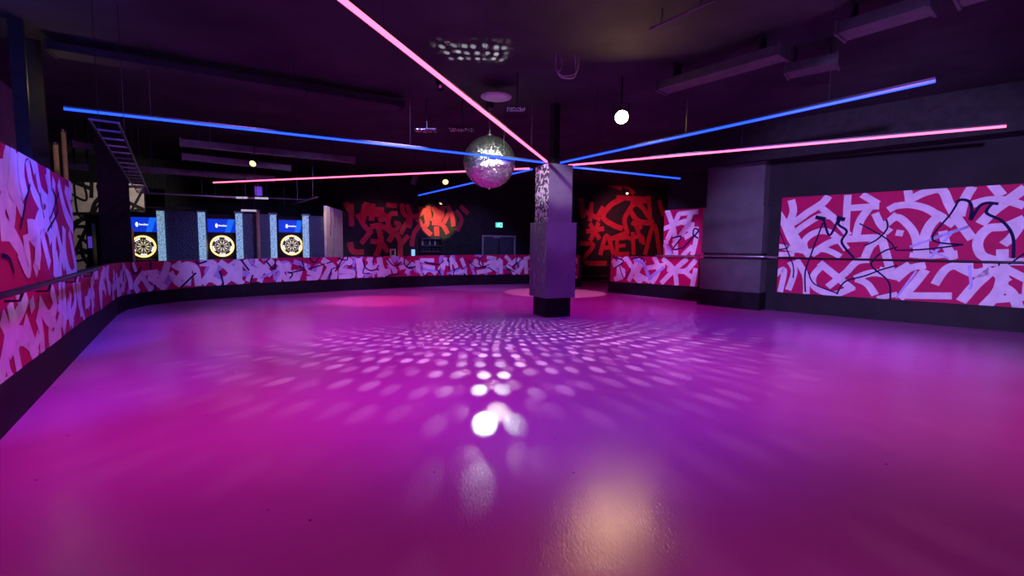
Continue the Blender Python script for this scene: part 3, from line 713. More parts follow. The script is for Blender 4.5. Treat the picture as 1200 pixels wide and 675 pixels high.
# exit door with thin pale frame
d = thing('door_1', 'dark double exit door with thin pale frame on the back wall under the green sign', 'door', onwall(BW, 584, 330))
d['kind'] = 'structure'
p0, p1 = BW.uv(565.5, 278)[0], BW.uv(603, 278)[0]; dz = BW.uv(584, 277.5)[1]
fm = MB()
for u in (p0, p1): fm.box(BW.at(u, dz / 2, .03), (.07, .06, dz), M_frame, R=BF)
fm.box(BW.at((p0 + p1) / 2, dz + .03, .03), (p1 - p0 + .07, .06, .06), M_frame, R=BF)
fm.build('door_frame', d)
for q in (0.25, 0.75):
    MB().box(BW.at(p0 + (p1 - p0) * q, dz / 2, .02), ((p1 - p0) / 2 - .05, .03, dz - .02), M_navy, R=BF).build('door_leaf', d)
MB().box(BW.at((p0 + p1) / 2 - .1, dz - .03, .06), (.3, .05, .05), M_frame, R=BF).build('door_closer', d)
# exit sign
p = onwall(BW, 584, 263.8, .08); e = thing('exit_sign', 'small glowing green exit sign above the dark door', 'sign', p)
MB().box(p, (.36, .06, .25), M_darkmetal, R=BF).build('housing', e)
sg = MB()
def sp(x, z, off=.034): return p + bd * x + Vector((0, 0, z)) + bn * off
sg.face([sp(-.165, -.11, .032), sp(.165, -.11, .032), sp(.165, .11, .032), sp(-.165, .11, .032)], M_green)
for a in ([(-.14, -.09), (-.02, -.09), (-.02, .09), (-.14, .09)],):
    pass
man = [[(-.07, .02), (-.02, .06), (0, .05), (-.03, -.02), (-.06, -.02)], [(-.05, -.01), (-.03, -.01), (-.01, -.08), (-.035, -.08)], [(-.06, -.01), (-.045, -.02), (-.10, -.07), (-.115, -.055)], [(-.03, .05), (.02, .015), (.01, .0), (-.03, .03)], [(-.05, .05), (-.11, .03), (-.11, .015), (-.05, .03)]]
for q in man: sg.face([sp(*c) for c in q], M_signwhite)
sg.face([sp(-.02 + .022 * math.cos(t * PI / 5), .082 + .022 * math.sin(t * PI / 5)) for t in range(10)], M_signwhite)
for q in ([(.03, -.1), (.15, -.1), (.15, .1), (.03, .1)], ): sg.face([sp(*c) for c in q], M_signwhite)
for q in ([(.045, -.085), (.135, -.085), (.135, .085), (.045, .085)], ): sg.face([sp(c[0], c[1], .0355) for c in q], M_green)
sg.build('sign_face', e)
# framed notice, screen and bar shelf
p = onwall(BW, 460.3, 296, .033); t = thing('framed_notice', 'small framed notice hung on the red mural wall, just above the far barrier', 'frame', p)
MB().box(p, (.24, .03, .32), M_paper, R=BF).build('frame', t)
MB().box(p + bn * .017, (.13, .008, .2), M_blackline, R=BF).build('print', t)
p = onwall(BW, 484, 296, .05); t = thing('wall_screen', 'small pale blue lit screen above the far barrier under the red mural', 'screen', p)
MB().box(p, (.17, .05, .30), M_darkmetal, R=BF).build('housing', t)
MB().box(p + bn * .028, (.15, .006, .27), M_smallscr, R=BF).build('display', t)
p = onwall(BW, 503, 300, .14); t = thing('bar_shelf', 'dark shelf unit with small pale bits on the back wall below the warm spot', 'shelf', Vector((p.x, p.y, 0)))
u0 = BW.uv(492, 290)[0]; u1 = BW.uv(516, 290)[0]
for u in (u0, u1): MB().box(BW.at(u, .98, .15), (.05, .26, 1.96), M_black, R=BF).build('side_panel', t)
shz = []
for y in (279.6, 287.4, 294.6):
    z = BW.uv(503, y)[1]; shz.append(z); MB().box(BW.at((u0 + u1) / 2, z - .015, .15), (u1 - u0 - .052, .26, .03), M_duct, R=BF).build('shelf_board', t)
for zi, us in ((1, (.1, .45, .7)), (2, (.12, .3, .42, .6, .8))):
    for q in us:
        b0 = BW.at(u0 + (u1 - u0) * q, shz[zi] + .003, .2)
        o = MB().lathe([(.030, 0), (.030, .11), (.012, .15), (.012, .19)], M_paper if zi == 1 else M_navy, b0, n=10).build('bottle')
        tag(o, 'small bottle on the %s shelf of the dark unit on the back wall' % ('middle' if zi == 1 else 'lowest'), 'bottle', 'bottles on the %s bar shelf' % ('middle' if zi == 1 else 'lowest'))

# guard rail in the opening
t = thing('guard_rail', 'low thin metal rail in front of the back wall at the floor opening', 'railing', fl(697, 333))
g0, g1 = onwall(BW, 672, 330, .5), onwall(BW, 745, 330, .5); g0.z = g1.z = 0
for z in (.25, .75): MB().tube([g0 + Vector((0, 0, z)), g1 + Vector((0, 0, z))], .022, M_chrome, 8).build('rail', t, True)
for f in (0, .33, .66, 1): q = g0.lerp(g1, f); MB().tube([q, q + Vector((0, 0, .77))], .022, M_darkmetal, 8).build('post', t, True)

# ================================================================== CENTRAL COLUMN
c0 = fl(640, 372.3); th = math.radians(25)
dL = Vector((-math.sin(th), math.cos(th), 0)); dR = Vector((math.cos(th), math.sin(th), 0))
wc = .62
col = thing('square_column', 'square grey column with mirrored mosaic side and boxed lower half in the floor centre', 'column', c0 + (dL + dR) * wc / 2)
ZS = 3.36
def sq(cn, w, z0, z1, M): return MB().prism([cn, cn + dR * w, cn + (dR + dL) * w, cn + dL * w], z0, z1, M)
cmid = c0 + (dL + dR) * wc / 2
def csq(w, z0, z1, M): return sq(cmid - (dL + dR) * w / 2, w, z0, z1, M)
zk0 = zat(c0, 641, 349.5); zk1 = zat(c0, 641, 261)
csq(wc, 0, zk0, M_kick).build('plinth', col)
wb = .76
csq(wb, zk0, zk1, M_colgrey).build('lower_box', col)
cb = cmid - (dL + dR) * wb / 2
MB().prism([cb - dR * .004, cb - dR * .004 + dL * wb, cb + dL * wb, cb], zk0 + .01, zk1 - .01, M_streak).build('streaked_panel', col)
csq(wb + .02, zk1, zk1 + .02, M_colgrey).build('box_cap', col)
ws = .60
csq(ws, zk1 + .02, ZS, M_colgrey).build('shaft', col)
cs_ = cmid - (dL + dR) * ws / 2
MB().prism([cs_ - dR * .012, cs_ - dR * .012 + dL * ws, cs_ + dL * ws, cs_], zk1 + .03, ZS, M_mosaic).build('mosaic_panel', col)
csq(.16, ZS, CEIL, M_black).build('unlit_column_top', col)  # unlit upper part of the column, its darkness put in as black colour

# ================================================================== LIGHT BARS
BARZ = 3.40
def light_bar(name, label, M, a, b, px=True):
    A_ = onz(a[0], a[1], BARZ); B_ = onz(b[0], b[1], BARZ); A_.z = B_.z = BARZ
    t = thing(name, label, 'light bar', (A_ + B_) / 2, 'light bars fanning out from the column')
    MB().tube([A_, B_], .025 if name and a[1] < 190 and M is M_pinkled else .019, M, 12).build('diffuser', t, True)
    d = (B_ - A_).normalized(); n = perp(d); mid = (A_ + B_) / 2
    MB().box(mid + Vector((0, 0, .030)), ((B_ - A_).length, .034, .022), M_darkmetal, R=frame(d, n)).build('housing', t)
    k = max(2, int((B_ - A_).length / 2.5) + 1)
    for i in range(k):
        q = A_.lerp(B_, (i + .5) / k); MB().tube([q + Vector((0, 0, .04)), Vector((q.x, q.y, CEIL))], .0025, M_darkmetal, 5).build('suspension_wire', t)
    return A_, B_
bars = [('pink near', 'pink light bar running from the column over the viewer, upper centre left', M_pinkled, (640.5, 189.5), (318, -66)),
        ('blue left', 'long blue light bar reaching from the column past the mirror ball to the left', M_blueled, (638, 190.5), (75, 127.5)),
        ('pink left', 'thin pink light bar behind the mirror ball, reaching left above the dart machines', M_pinkled, (620.5, 197.5), (250, 214)),
        ('blue far left', 'short blue light bar behind and below the mirror ball', M_blueled, (623.5, 198.4), (490.5, 229)),
        ('blue right', 'long blue light bar reaching up to the right from the column', M_blueled, (657, 190.8), (1096, 95)),
        ('pink right', 'long pink light bar reaching right from the column', M_pinkled, (666, 193.8), (1179, 148)),
        ('blue far right', 'short blue light bar behind the column, sloping down right before the red mural', M_blueled, (669, 195.8), (797, 209.3))]
for _, lab, M, a, b in bars: light_bar('light_bar', lab, M, a, b)

# ================================================================== MIRROR BALL
bc = ond(573.5, 190, 10.42); BR = 28.8 / FPX * (Vector(bc) - C0).length
print('ball', bc, BR, 'col', c0, 'shaft px', proj(cs_ + Vector((0, 0, 2.5))), proj(cs_ + dL * ws + Vector((0, 0, 2.5))), proj(cs_ + dR * ws + Vector((0, 0, 2.5))))
ball = thing('mirror_ball', 'large silver mirror ball hanging beside the column below the ceiling', 'mirror ball', bc)
mb = MB(); rows = 62
for i in range(rows):
    l0 = -PI / 2 + PI * i / rows; l1 = l0 + PI / rows; lm = (l0 + l1) / 2
    n = max(4, int(round(2 * PI * math.cos(lm) * rows / PI))); g = .10 * (l1 - l0)
    for j in range(n):
        a0 = 2 * PI * j / n; a1 = 2 * PI * (j + 1) / n; ga = .10 * (a1 - a0) / 2
        # each tile tilts a hair, as hand-set mirror tiles do
        tx, ty = rnd.gauss(0, .06), rnd.gauss(0, .06)
        am = (a0 + a1) / 2; nrm = Vector((math.cos(lm) * math.cos(am), math.cos(lm) * math.sin(am), math.sin(lm)))
        ea = Vector((-math.sin(am), math.cos(am), 0)); el = nrm.cross(ea)
        pts = []
        for la, an, sx_, sy_ in ((l0 + g / 2, a0 + ga, -1, -1), (l0 + g / 2, a1 - ga, 1, -1), (l1 - g / 2, a1 - ga, 1, 1), (l1 - g / 2, a0 + ga, -1, 1)):
            q = Vector((math.cos(la) * math.cos(an), math.cos(la) * math.sin(an), math.sin(la))) * BR
            q += nrm * ((sx_ * tx + sy_ * ty) * BR * PI / rows)
            pts.append(bc + q)
        mb.face(pts, M_mirror)
mb.build('mirror_tiles', ball)
prof = [(BR * .992 * math.cos(-PI / 2 + PI * i / 32), BR * .992 * math.sin(-PI / 2 + PI * i / 32)) for i in range(33)]
MB().lathe([(max(r, .001), h) for r, h in prof], M_grout, bc, n=48).build('core', ball, True)
MB().lathe([(.012, -BR - .035), (.02, -BR - .02), (.02, -BR + .01)], M_chrome, bc, n=12).build('bottom_stud', ball)
MB().lathe([(.06, BR - .01), (.06, BR + .03), (.02, BR + .05)], M_chrome, bc, n=16).build('top_cap', ball)
MB().tube([bc + Vector((0, 0, BR + .04)), Vector((bc.x, bc.y, CEIL - .14))], .012, M_chrome, 8).build('hanging_rod', ball)
MB().lathe([(.07, CEIL - .15 - bc.z), (.09, CEIL - .13 - bc.z), (.09, CEIL - bc.z)], M_darkmetal, bc, n=16).build('motor', ball)

# ================================================================== SPOTLIGHTS
def spot_fixture(label, p, aim, r=.12, lens=M_warm, group=None):
    p = Vector(p); a = (Vector(aim) - p).normalized()
    t = thing('spotlight', label, 'spotlight', Vector((p.x, p.y, CEIL)), group)
    MB().lathe([(r * .6, -.34), (r * .85, -.30), (r, -.12), (r * 1.08, 0.0), (r * 1.08, .05), (r * .99, .05), (r * .96, .012)], M_black, p, a, 24).build('lamp_can', t, True)
    MB().lathe([(r * .92, .012), (r * .5, .024), (.003, .03)], lens, p, a, 24).build('lens', t, True)
    s = a.cross(Vector((0, 0, 1))); s = s.normalized() if s.length > 1e-3 else Vector((1, 0, 0))
    c = p - a * .14; tz_ = p.z + r + .16
    y = [c + s * (r * 1.12), Vector(((c + s * r * 1.12).x, (c + s * r * 1.12).y, tz_)), Vector(((c - s * r * 1.12).x, (c - s * r * 1.12).y, tz_)), c - s * (r * 1.12)]
    MB().tube(y, .014, M_darkmetal, 8).build('yoke', t)
    MB().tube([Vector((c.x, c.y, tz_)), Vector((c.x, c.y, CEIL))], .016, M_darkmetal, 8).build('drop_pole', t)
    return p, a
def spot(name, p, aim, color, power, deg, blend=.4, size=.05):
    l = bpy.data.lights.new(name, 'SPOT'); l.color = color; l.energy = power; l.spot_size = math.radians(deg); l.spot_blend = blend; l.shadow_soft_size = size
    o = bpy.data.objects.new(name, l); COL.objects.link(o); o.location = p
    o.rotation_euler = (Vector(aim) - Vector(p)).to_track_quat('-Z', 'Y').to_euler()
    return o
wl = ond(728.5, 137, 8.7)
M_dim = mat('dim_lamp_lens', (0.8, 0.8, 0.7), 0.4, emit=(1, .85, .65), es=1.5)
M_small = mat('small_warm_lens', (0.9, 0.8, 0.6), 0.4, emit=(1, .72, .30), es=1.8)
spot_fixture('bright warm spotlight shining towards the viewer, right of the column top', wl, (0.9, 1.5, .6), .125)
sl = ond(522, 213, 15); spot_fixture('small pale spotlight hanging left below the mirror ball', sl, sl + Vector((.2, -1, -.6)), .10, M_small)
s2 = ond(296.5, 191.5, 11.8); spot_fixture('small yellow lit spotlight above the middle dart machine', s2, s2 + Vector((.2, -1, -.5)), .085, M_small)
s3 = ond(735, 226.5, 19.5); spot_fixture('tiny white spotlight in front of the right red mural', s3, s3 + Vector((-.3, -1, -.5)), .06, M_dim)
s4 = ond(518, 236, 18.6); spot_fixture('dark spotlight above the warm lit patch of the red mural', s4, onwall(BW, 512, 262), .12, M_small)
s5 = ond(484, 214.0, 14.6); spot_fixture('dim spotlight beside the pale one under the ceiling', s5, s5 + Vector((-.5, .2, -1)), .09, M_darkmetal)
s6 = ond(506, 36, 7.5); spot_fixture('dim speckled lamp under the ceiling above the pink bar', s6, s6 + Vector((-.3, -1, -.8)), .07, M_mosaic)
s7 = ond(516, 101, 8.5); spot_fixture('small dark lamp under the ceiling just left of the pink bar', s7, s7 + Vector((.3, -1, -.9)), .06, M_chrome)

# ================================================================== CEILING CLUTTER
# flat ducts at the right
def duct(label, a, b, z, w, h, name='ventilation_duct', M=M_duct, group=None, cat='duct', drop=True):
    A_ = onz(a[0], a[1], z); B_ = onz(b[0], b[1], z); d = dirv(A_, B_); n = perp(d); L = (B_ - A_).length
    t = thing(name, label, cat, (A_ + B_) / 2, group)
    MB().box((A_ + B_) / 2 + Vector((0, 0, h / 2)), (L, w, h), M, R=frame(d, n)).build('duct_run', t)
    k = max(1, int(L / 1.6))
    for i in range(k + 1):
        q = A_.lerp(B_, i / k) + Vector((0, 0, h / 2)); MB().box(q, (.03, w + .04, h + .04), M, R=frame(d, n)).build('flange', t)
    if drop:
        for f in (.15, .85):
            q = A_.lerp(B_, f)
            MB().box(Vector((q.x, q.y, (z + h + CEIL) / 2)), (.02, w * .7, CEIL - z - h), M_darkmetal, R=frame(d, n)).build('hanger', t)
    return t
duct('flat metal duct under the ceiling at the upper right corner', (985, 44), (1092, 12), 4.3, .34, .14)
duct('flat metal duct under the ceiling right of the warm spotlight', (775, 108), (918, 67), 4.3, .34, .14)
duct('short flat duct under the ceiling between the two long ducts', (922, 89), (982, 77), 4.3, .34, .14)
duct('small duct piece at the top right beside the upper duct', (1122, 4), (1190, -16), 4.3, .3, .14)
duct('long dim duct crossing under the ceiling above the long blue left bar', (60, 62), (470, 128), 4.45, .4, .12, M=M_ceil)
# pipes above the dart area
PIPES = [((212, 171), (415, 191), 3.95, .20, 'upper grey duct crossing above the dart machines'), ((214, 187), (340, 200), 3.75, .16, 'second grey duct from the top above the dart machines'),
         ((150, 201), (322, 213), 3.55, .24, 'broad grey duct just above the left end of the pink bar'), ((84, 172.5), (106, 176), 3.95, .16, 'short grey duct left of the black column, upper one'),
         ((84, 198.5), (106, 200), 3.55, .20, 'short grey duct left of the black column, lower one')]
for a, b, z, w, lab in PIPES: duct(lab, a, b, z, w, .16, 'service_duct', M_pipe, 'ducts above the dart machines')
def pipe(label, a, b, z, r=.03, M=M_pipe):
    A_ = onz(a[0], a[1], z); B_ = onz(b[0], b[1], z); t = thing('service_pipe', label, 'pipe', (A_ + B_) / 2, 'pipes above the dart machines')
    MB().tube([A_, B_], r, M, 10).build('pipe_run', t, True)
    for f in (.1, .5, .9):
        q = A_.lerp(B_, f); MB().tube([q, Vector((q.x, q.y, CEIL))], .008, M_darkmetal, 6).build('hanger', t)
M_pipel = mat('bare_metal_pipe', (0.62, 0.58, 0.58), 0.35, 0.4)
pipe('bright bare pipe running right from the cable ladder above the dart machines', (168, 226), (300, 232.5), 3.05, .028, M_pipel)
pipe('thin pipe on the dart bay tops beside the black column', (172, 242.8), (224, 244.4), 2.78, .022, M_pipel)
pipe('dark thin pipe above the middle dart machine', (240, 229), (360, 234), 3.1, .025)
pipe('thin pipe just under the pink bar end above the dart machines', (330, 243), (372, 231), 2.95, .025)
# luminous signs of cable trays: two short lit battens
for (a, b), lab in ((((277, 231.6), (289.5, 231.8)), 'short white batten above the middle dart machine'), (((299, 232), (314, 232.6)), 'short white batten next to the violet lamp box'), (((283, 246.5), (300, 247)), 'pale batten on top of the dart bays by the brown pole')):
    dd_ = 14.2 if a[1] < 240 else 13.9; A_ = ond(a[0], a[1], dd_); B_ = ond(b[0], b[1], dd_); t = thing('light_batten', lab, 'batten', (A_ + B_) / 2)
    MB().tube([A_, B_], .03, mat('batten_white', (.7, .68, .7), .4, emit=(.8, .75, .85), es=.45), 8).build('batten_body', t)
    for f in (.1, .9):
        q = A_.lerp(B_, f); MB().tube([q, Vector((q.x, q.y, CEIL))], .006, M_darkmetal, 5).build('hanger', t)
p = ond(303, 224, 14.3); t = thing('lamp_box', 'small violet lit lamp box hanging above the dart machines', 'lamp', p)
MB().box(p, (.16, .12, .26), mat('violet_lamp', (.2, .1, .6), .4, emit=(.09, .035, .45), es=.8)).build('lamp_body', t)
MB().box(p + Vector((0, 0, .145)), (.18, .14, .03), M_darkmetal).build('lamp_lid', t)
MB().tube([p + Vector((0, 0, .15)), Vector((p.x, p.y, CEIL))], .01, M_darkmetal, 6).build('hanger', t)
# cable ladder
t = thing('cable_ladder', 'hanging cable ladder running above the black column at the left', 'cable ladder', onz(140, 175, 3.9))
A_ = onz(122, 142, 2.95); B_ = onz(168, 226, 2.95); d = (B_ - A_).normalized(); n = perp(dirv(A_, B_))
for s in (-.13, .13): MB().tube([A_ + n * s, B_ + n * s], .015, M_darkmetal, 6).build('side_rail', t)
kk = 16
for i in range(kk + 1):
    q = A_.lerp(B_, i / kk); MB().tube([q - n * .13, q + n * .13], .014, M_pipe, 6).build('rung', t)
for f in (.1, .5, .9):
    q = A_.lerp(B_, f)
    for s in (-.13, .13): MB().tube([q + n * s, Vector((q.x + n.x * s, q.y + n.y * s, CEIL))], .004, M_black, 5).build('hanger', t)
# round ceiling dish, cables
p = onz(581.5, 114, 4.45); t = thing('ceiling_dish', 'pale shallow round dish hanging under the ceiling above the mirror ball', 'dish', p)
MB().lathe([(.02, -.03), (.20, -.02), (.30, .0), (.30, .015), (.06, .05), (.02, .05)], mat('pale_dish_paint', (.5, .48, .52), .5), p, n=32).build('dish', t, True)
MB().tube([p + Vector((0, 0, .05)), Vector((p.x, p.y, CEIL))], .012, M_darkmetal, 8).build('drop_rod', t)
q0 = onz(653, 84, 4.4); t = thing('cable_loop', 'loose loop of cables hanging from the ceiling above the column', 'cable', q0)
X = Vector((1, 0, 0)); Zv = Vector((0, 0, 1))
for s, pts in enumerate([[(-.02, .3), (-.02, .05), (.06, -.05), (.2, -.06), (.33, .02), (.34, .3)], [(.05, .3), (.08, .1), (.02, -.02), (.12, -.09), (.3, -.05), (.28, .3)]]):
    MB().tube([q0 + X * a + Zv * b + Vector((0, .03 * s, 0)) for a, b in smooth_path(pts, 5)], .010, mat('violet_cable', (.35, .2, .4), .4), 6).build('cable', t, True)
p = onz(818, 13, 4.45); A_ = onz(762, 34, 4.5); B_ = onz(838, 0, 4.5); t = thing('track_rail', 'thin dark track rail under the ceiling above the warm spotlight', 'rail', (A_ + B_) / 2)
MB().tube([A_, B_], .018, M_pipe, 8).build('track', t)
for f in (.2, .8): q = A_.lerp(B_, f); MB().tube([q, Vector((q.x, q.y, CEIL))], .008, M_darkmetal, 5).build('hanger', t)
def mirror_panel(px, py, z, w, h, lab):
    p = onz(px, py, z); t = thing('ceiling_mirror', lab, 'mirror', p); m2 = MB()
    nx, ny = 9, 5
    for i in range(nx):
        for j in range(ny):
            if rnd.random() < .25: continue
            m2.box(p + Vector(((i - nx / 2) * w / nx + rnd.uniform(-.006, .006), (j - ny / 2) * h / ny, rnd.uniform(0, .01))), (w / nx * .55, h / ny * .55, .008), M_mirror, rz=rnd.uniform(-.5, .5))
    m2.build('mirror_chips', t)
    MB().box(p + Vector((0, 0, .02)), (w, h, .02), M_black).build('panel', t)
    MB().tube([p + Vector((0, 0, .03)), Vector((p.x, p.y, CEIL))], .012, M_darkmetal, 6).build('drop_rod', t)
mirror_panel(606, 129, 4.05, .34, .26, 'speckled mirror chip panel under the ceiling, right of the round dish')
mirror_panel(542, 153, 4.0, .5, .3, 'speckled mirror chip panel just left above the mirror ball')
mirror_panel(500, 154, 4.0, .45, .3, 'speckled mirror chip panel further left of the mirror ball')

# ================================================================== DART BAYS
def dart_machine(x, d, label, yscr, yc):
    c = ond(x, yc, d); sc = d / FPX
    tv = ond(x + 1, yc, d + .012) - c
    dx = dirv(ond(167, 289, 14.5), ond(342, 288, 15.9)); dn = perp(dx)
    if dn.dot(C0 - c) < 0: dn = -dn
    R = frame(dx, dn); base = Vector((c.x, c.y, 0))
    t = thing('dart_machine', label, 'dart machine', base, 'dart machines')
    cw = .84; zc = c.z; toph = 2.52
    MB().box(base - dn * .30 + Vector((0, 0, toph / 2)), (cw, .5, toph), M_black, R=R).build('cabinet', t)
    zs0 = ond(x, yscr[1], d).z; zs1 = ond(x, yscr[0], d).z; sw = .78
    f0 = base - dn * .05
    MB().box(f0 + Vector((0, 0, (zs0 + zs1) / 2)) + dn * .02, (sw + .04, .04, zs1 - zs0 + .06), M_darkmetal, R=R).build('screen_bezel', t)
    s = MB()
    def P(a, b, o=.043): return f0 + dx * (a * sw / 2) + Vector((0, 0, zs0 + (zs1 - zs0) * b)) + dn * o
    s.face([P(-1, 0), P(1, 0), P(1, 1), P(-1, 1)], M_scrblue)
    s.face([P(.22, 0, .0445), P(.62, 0, .0445), P(.98, 1, .0445), P(.5, 1, .0445)], M_scrlight)
    s.face([P(-.36 + .10 * math.cos(k * PI / 8), .5 + .17 * math.sin(k * PI / 8), .046) for k in range(16)], M_scrwhite)
    rr = random.Random(3); xx = -.2
    for k in range(9):
        w = .05; hgt = .13 if k in (0, 5) else .09
        s.face([P(xx, .45, .046), P(xx + w, .45, .046), P(xx + w, .45 + hgt, .046), P(xx, .45 + hgt, .046)], M_scrwhite); xx += .066
    s.build('screen', t)
    bc_ = f0 + Vector((0, 0, zc)); Rr = .318
    ring = []
    for k in range(48):
        an = 2 * PI * k / 48; ring.append(bc_ + dn * .06 + dx * (Rr * math.cos(an)) + Vector((0, 0, Rr * math.sin(an))))
    rg = MB(); n = 10
    for k in range(48):
        an = 2 * PI * k / 48; rad = dx * math.cos(an) + Vector((0, 0, math.sin(an)))
        for j in range(n):
            b = 2 * PI * j / n; rg.v.append(ring[k] + rad * (.028 * math.cos(b)) + dn * (.028 * math.sin(b)))
    rg.mi(M_ringl)
    for k in range(48):
        for j in range(n):
            rg.f.append([k * n + j, ((k + 1) % 48) * n + j, ((k + 1) % 48) * n + (j + 1) % n, k * n + (j + 1) % n]); rg.m.append(0)
    rg.build('ring_light', t, True)
    MB().lathe([(.29, 0), (.29, .035), (.01, .04)], M_boarddark, bc_, dn, 40).build('dartboard', t)
    bd_ = t.children[-1] if t.children else None
    board = [o for o in bpy.data.objects if o.parent == t and o.name.startswith('dartboard')][-1]
    sg = MB()
    def Q(r, a, o=.042): return bc_ + dn * o + dx * (r * math.cos(a)) + Vector((0, 0, r * math.sin(a)))
    for k in range(10):
        a0 = 2 * PI * k / 10 - .2; sg.face([Q(.035, a0 + .2), Q(.10, a0), Q(.165, a0 + .06), Q(.165, a0 + .34), Q(.10, a0 + .4)], M_boardcream)
    for k in range(20):
        a0 = 2 * PI * k / 20; sg.face([Q(.185, a0), Q(.215, a0), Q(.215, a0 + .15), Q(.185, a0 + .15)], M_boardcream)
    for k in range(5):
        a0 = PI * 1.5 - .32 + 2 * PI * k / 5
        pts = [Q(.235, a0 + .64 * i / 8) for i in range(9)] + [Q(.275, a0 + .64 * (8 - i) / 8) for i in range(9)]; sg.face(pts, M_scrwhite)
    sg.build('scoring_segments', board)
    MB().box(base + Vector((0, 0, ond(x, 304.4, d).z)) + dn * .08, (.64, .26, .04), M_pipe, R=R).build('ledge', t)
    return base, dx, dn
dart_machine(168, 14.5, 'leftmost dart machine with blue screen, partly behind the black column', (254.6, 271.6), 288.9)
dart_machine(260.5, 15.1, 'middle dart machine with blue screen and glowing ring board', (256.8, 272.2), 288.4)
_, dx, dn = dart_machine(342, 15.9, 'rightmost dart machine with blue screen and glowing ring board', (258.2, 272.2), 287.4)
DR = frame(dx, dn)
def divider(label, xa, xb, da, db, strips, topz=2.55, group='lit dividers between dart machines'):
    a = ond(xa, 290, da); b = ond(xb, 290, db); a.z = b.z = 0; d = dirv(a, b); n = perp(d)
    if n.dot(C0 - a) < 0: n = -n
    L = (b - a).length; R = frame(d, n); t = thing('bay_divider', label, 'divider', (a + b) / 2, group); off = Vector((0, 0, topz / 2))
    MB().box((a + b) / 2 - n * .08 + off, (L, .14, topz), M_bubble, R=R).build('panel', t)
    for e in strips:
        q = a + d * .10 if e == 0 else b - d * .10
        MB().box(q + n * .01 + off, (.19, .05, topz - .02), M_speck, R=R).build('light_strip', t)
        MB().box(q + n * .02 + Vector((0, 0, topz + .02)), (.26, .12, .06), M_pipe, R=R).build('strip_cap', t)
divider('lit speckled divider between the left and middle dart machines', 185.5, 242, 14.3, 14.7, (0, 1))
divider('lit speckled divider between the middle and right dart machines', 277, 325, 15.0, 15.5, (0, 1))
divider('lit speckled divider right of the rightmost dart machine', 355, 380, 15.7, 16.05, (0,))
q = ond(303.3, 290, 14.95); q.z = 0
t = thing('wooden_pole', 'slim brown pole in front of the divider between two dart machines', 'pole', q)
MB().lathe([(.05, 0), (.05, 2.6)], M_wood, q, n=14).build('shaft', t, True)
MB().lathe([(.07, 2.6), (.07, 2.68)], M_darkmetal, q, n=14).build('pole_cap', t)
# bulkhead behind the dart bay tops
# angled end wall with pale graffiti at the right of the bays
EW = Wall([ond(383, 290, 16.2), ond(402, 290, 18.4)])
est = [(M_crimson, .10, [(.5, 1.9), (.6, 2.6), (.5, 3)]), (M_crimson, .08, [(1.1, 2.2), (1.0, 3)]), (M_blackline, .04, [(.3, .5), (.9, 1.6), (.8, 2.4)])]
est_ = [(M_cream, .28, [(.2, 0), (.35, 1.5), (.3, 3)]), (M_cream, .3, [(.8, 0), (.7, 1.2), (1.0, 2.9)]), (M_cream, .28, [(1.3, .2), (1.5, 1.7), (1.3, 2.9)]), (M_cream, .25, [(1.8, .1), (1.9, 2.9)]), (M_cream, .3, [(.3, 1.0), (1.2, 1.4), (2.1, .9)]), (M_cream, .3, [(.2, 2.2), (1.1, 1.9), (2.2, 2.4)])]
zt_e = EW.uv(401, 247)[1]
o = mural('end_panel', EW, 0, EW.s[-1], lambda u: 0, lambda u: zt_e, M_cream, est, .08)
tag(o, 'narrow pale graffiti panel at the right end of the dart bays, blue lit on top', 'wall panel')
# black column in front of the left dart machine
bcx = ond(137, 290, 12.6); bcx.z = 0
t = thing('black_column', 'black square column behind the barrier, in front of the left dart machine', 'column', bcx)
dd = dirv(C0, bcx); RR_ = frame(Vector((dd.y, -dd.x, 0)), dd)
MB().box(bcx + Vector((0, 0, CEIL / 2)), (.64, .62, CEIL), M_black, R=RR_).build('shaft', t)
qx = RR_ @ Vector((.345, -.30, 0))
MB().box(bcx + qx + Vector((0, 0, 1.1)), (.05, .04, 1.7), M_brass, R=RR_).build('corner_guard', t)
# cream and black mural behind the column
VW = Wall([ond(86, 290, 16.4), ond(172, 290, 16.6)])
vz0, vz1 = 0.9, VW.uv(110, 214)[1]
vst = [(M_blackline, w, p) for _, w, p in scribble(0, VW.s[-1], vz0, vz1, 30, .06, .16, random.Random(17), M_blackline)]
for z in (1.18, 2.1, 2.55): vst.append((M_blackline, .12, [(0, z), (VW.s[-1], z + .05)]))
o = mural('far_mural', VW, 0, VW.s[-1], lambda u: vz0 * 0, lambda u: vz1, M_cream, vst, .06)
tag(o, 'cream mural with black strokes far back beside the black column', 'mural')
g = ond(108.5, 290, 13.6); g.z = 0
t = thing('metal_post', 'slim dark metal post by the cream mural, left of the black column', 'post', g)
MB().box(g + Vector((0, 0, 1.05)), (.13, .12, 2.1), M_darkmetal).build('shaft', t)
MB().box(g + Vector((0, 0, .02)), (.24, .22, .04), M_darkmetal).build('base_plate', t)
MB().box(g + Vector((.0, -.07, 1.55)), (.10, .03, .34), mat('violet_lamp', (.2, .1, .6), .4)).build('lamp_strip', t)
q0 = ond(116, 290, 14.2)
MB().box(Vector((q0.x, q0.y, 1.2)), (.66, .1, 2.4), M_navy).build('shutter', None)
tag(bpy.data.objects['shutter'], 'dark navy shutter board between the metal post and the black column', 'panel')

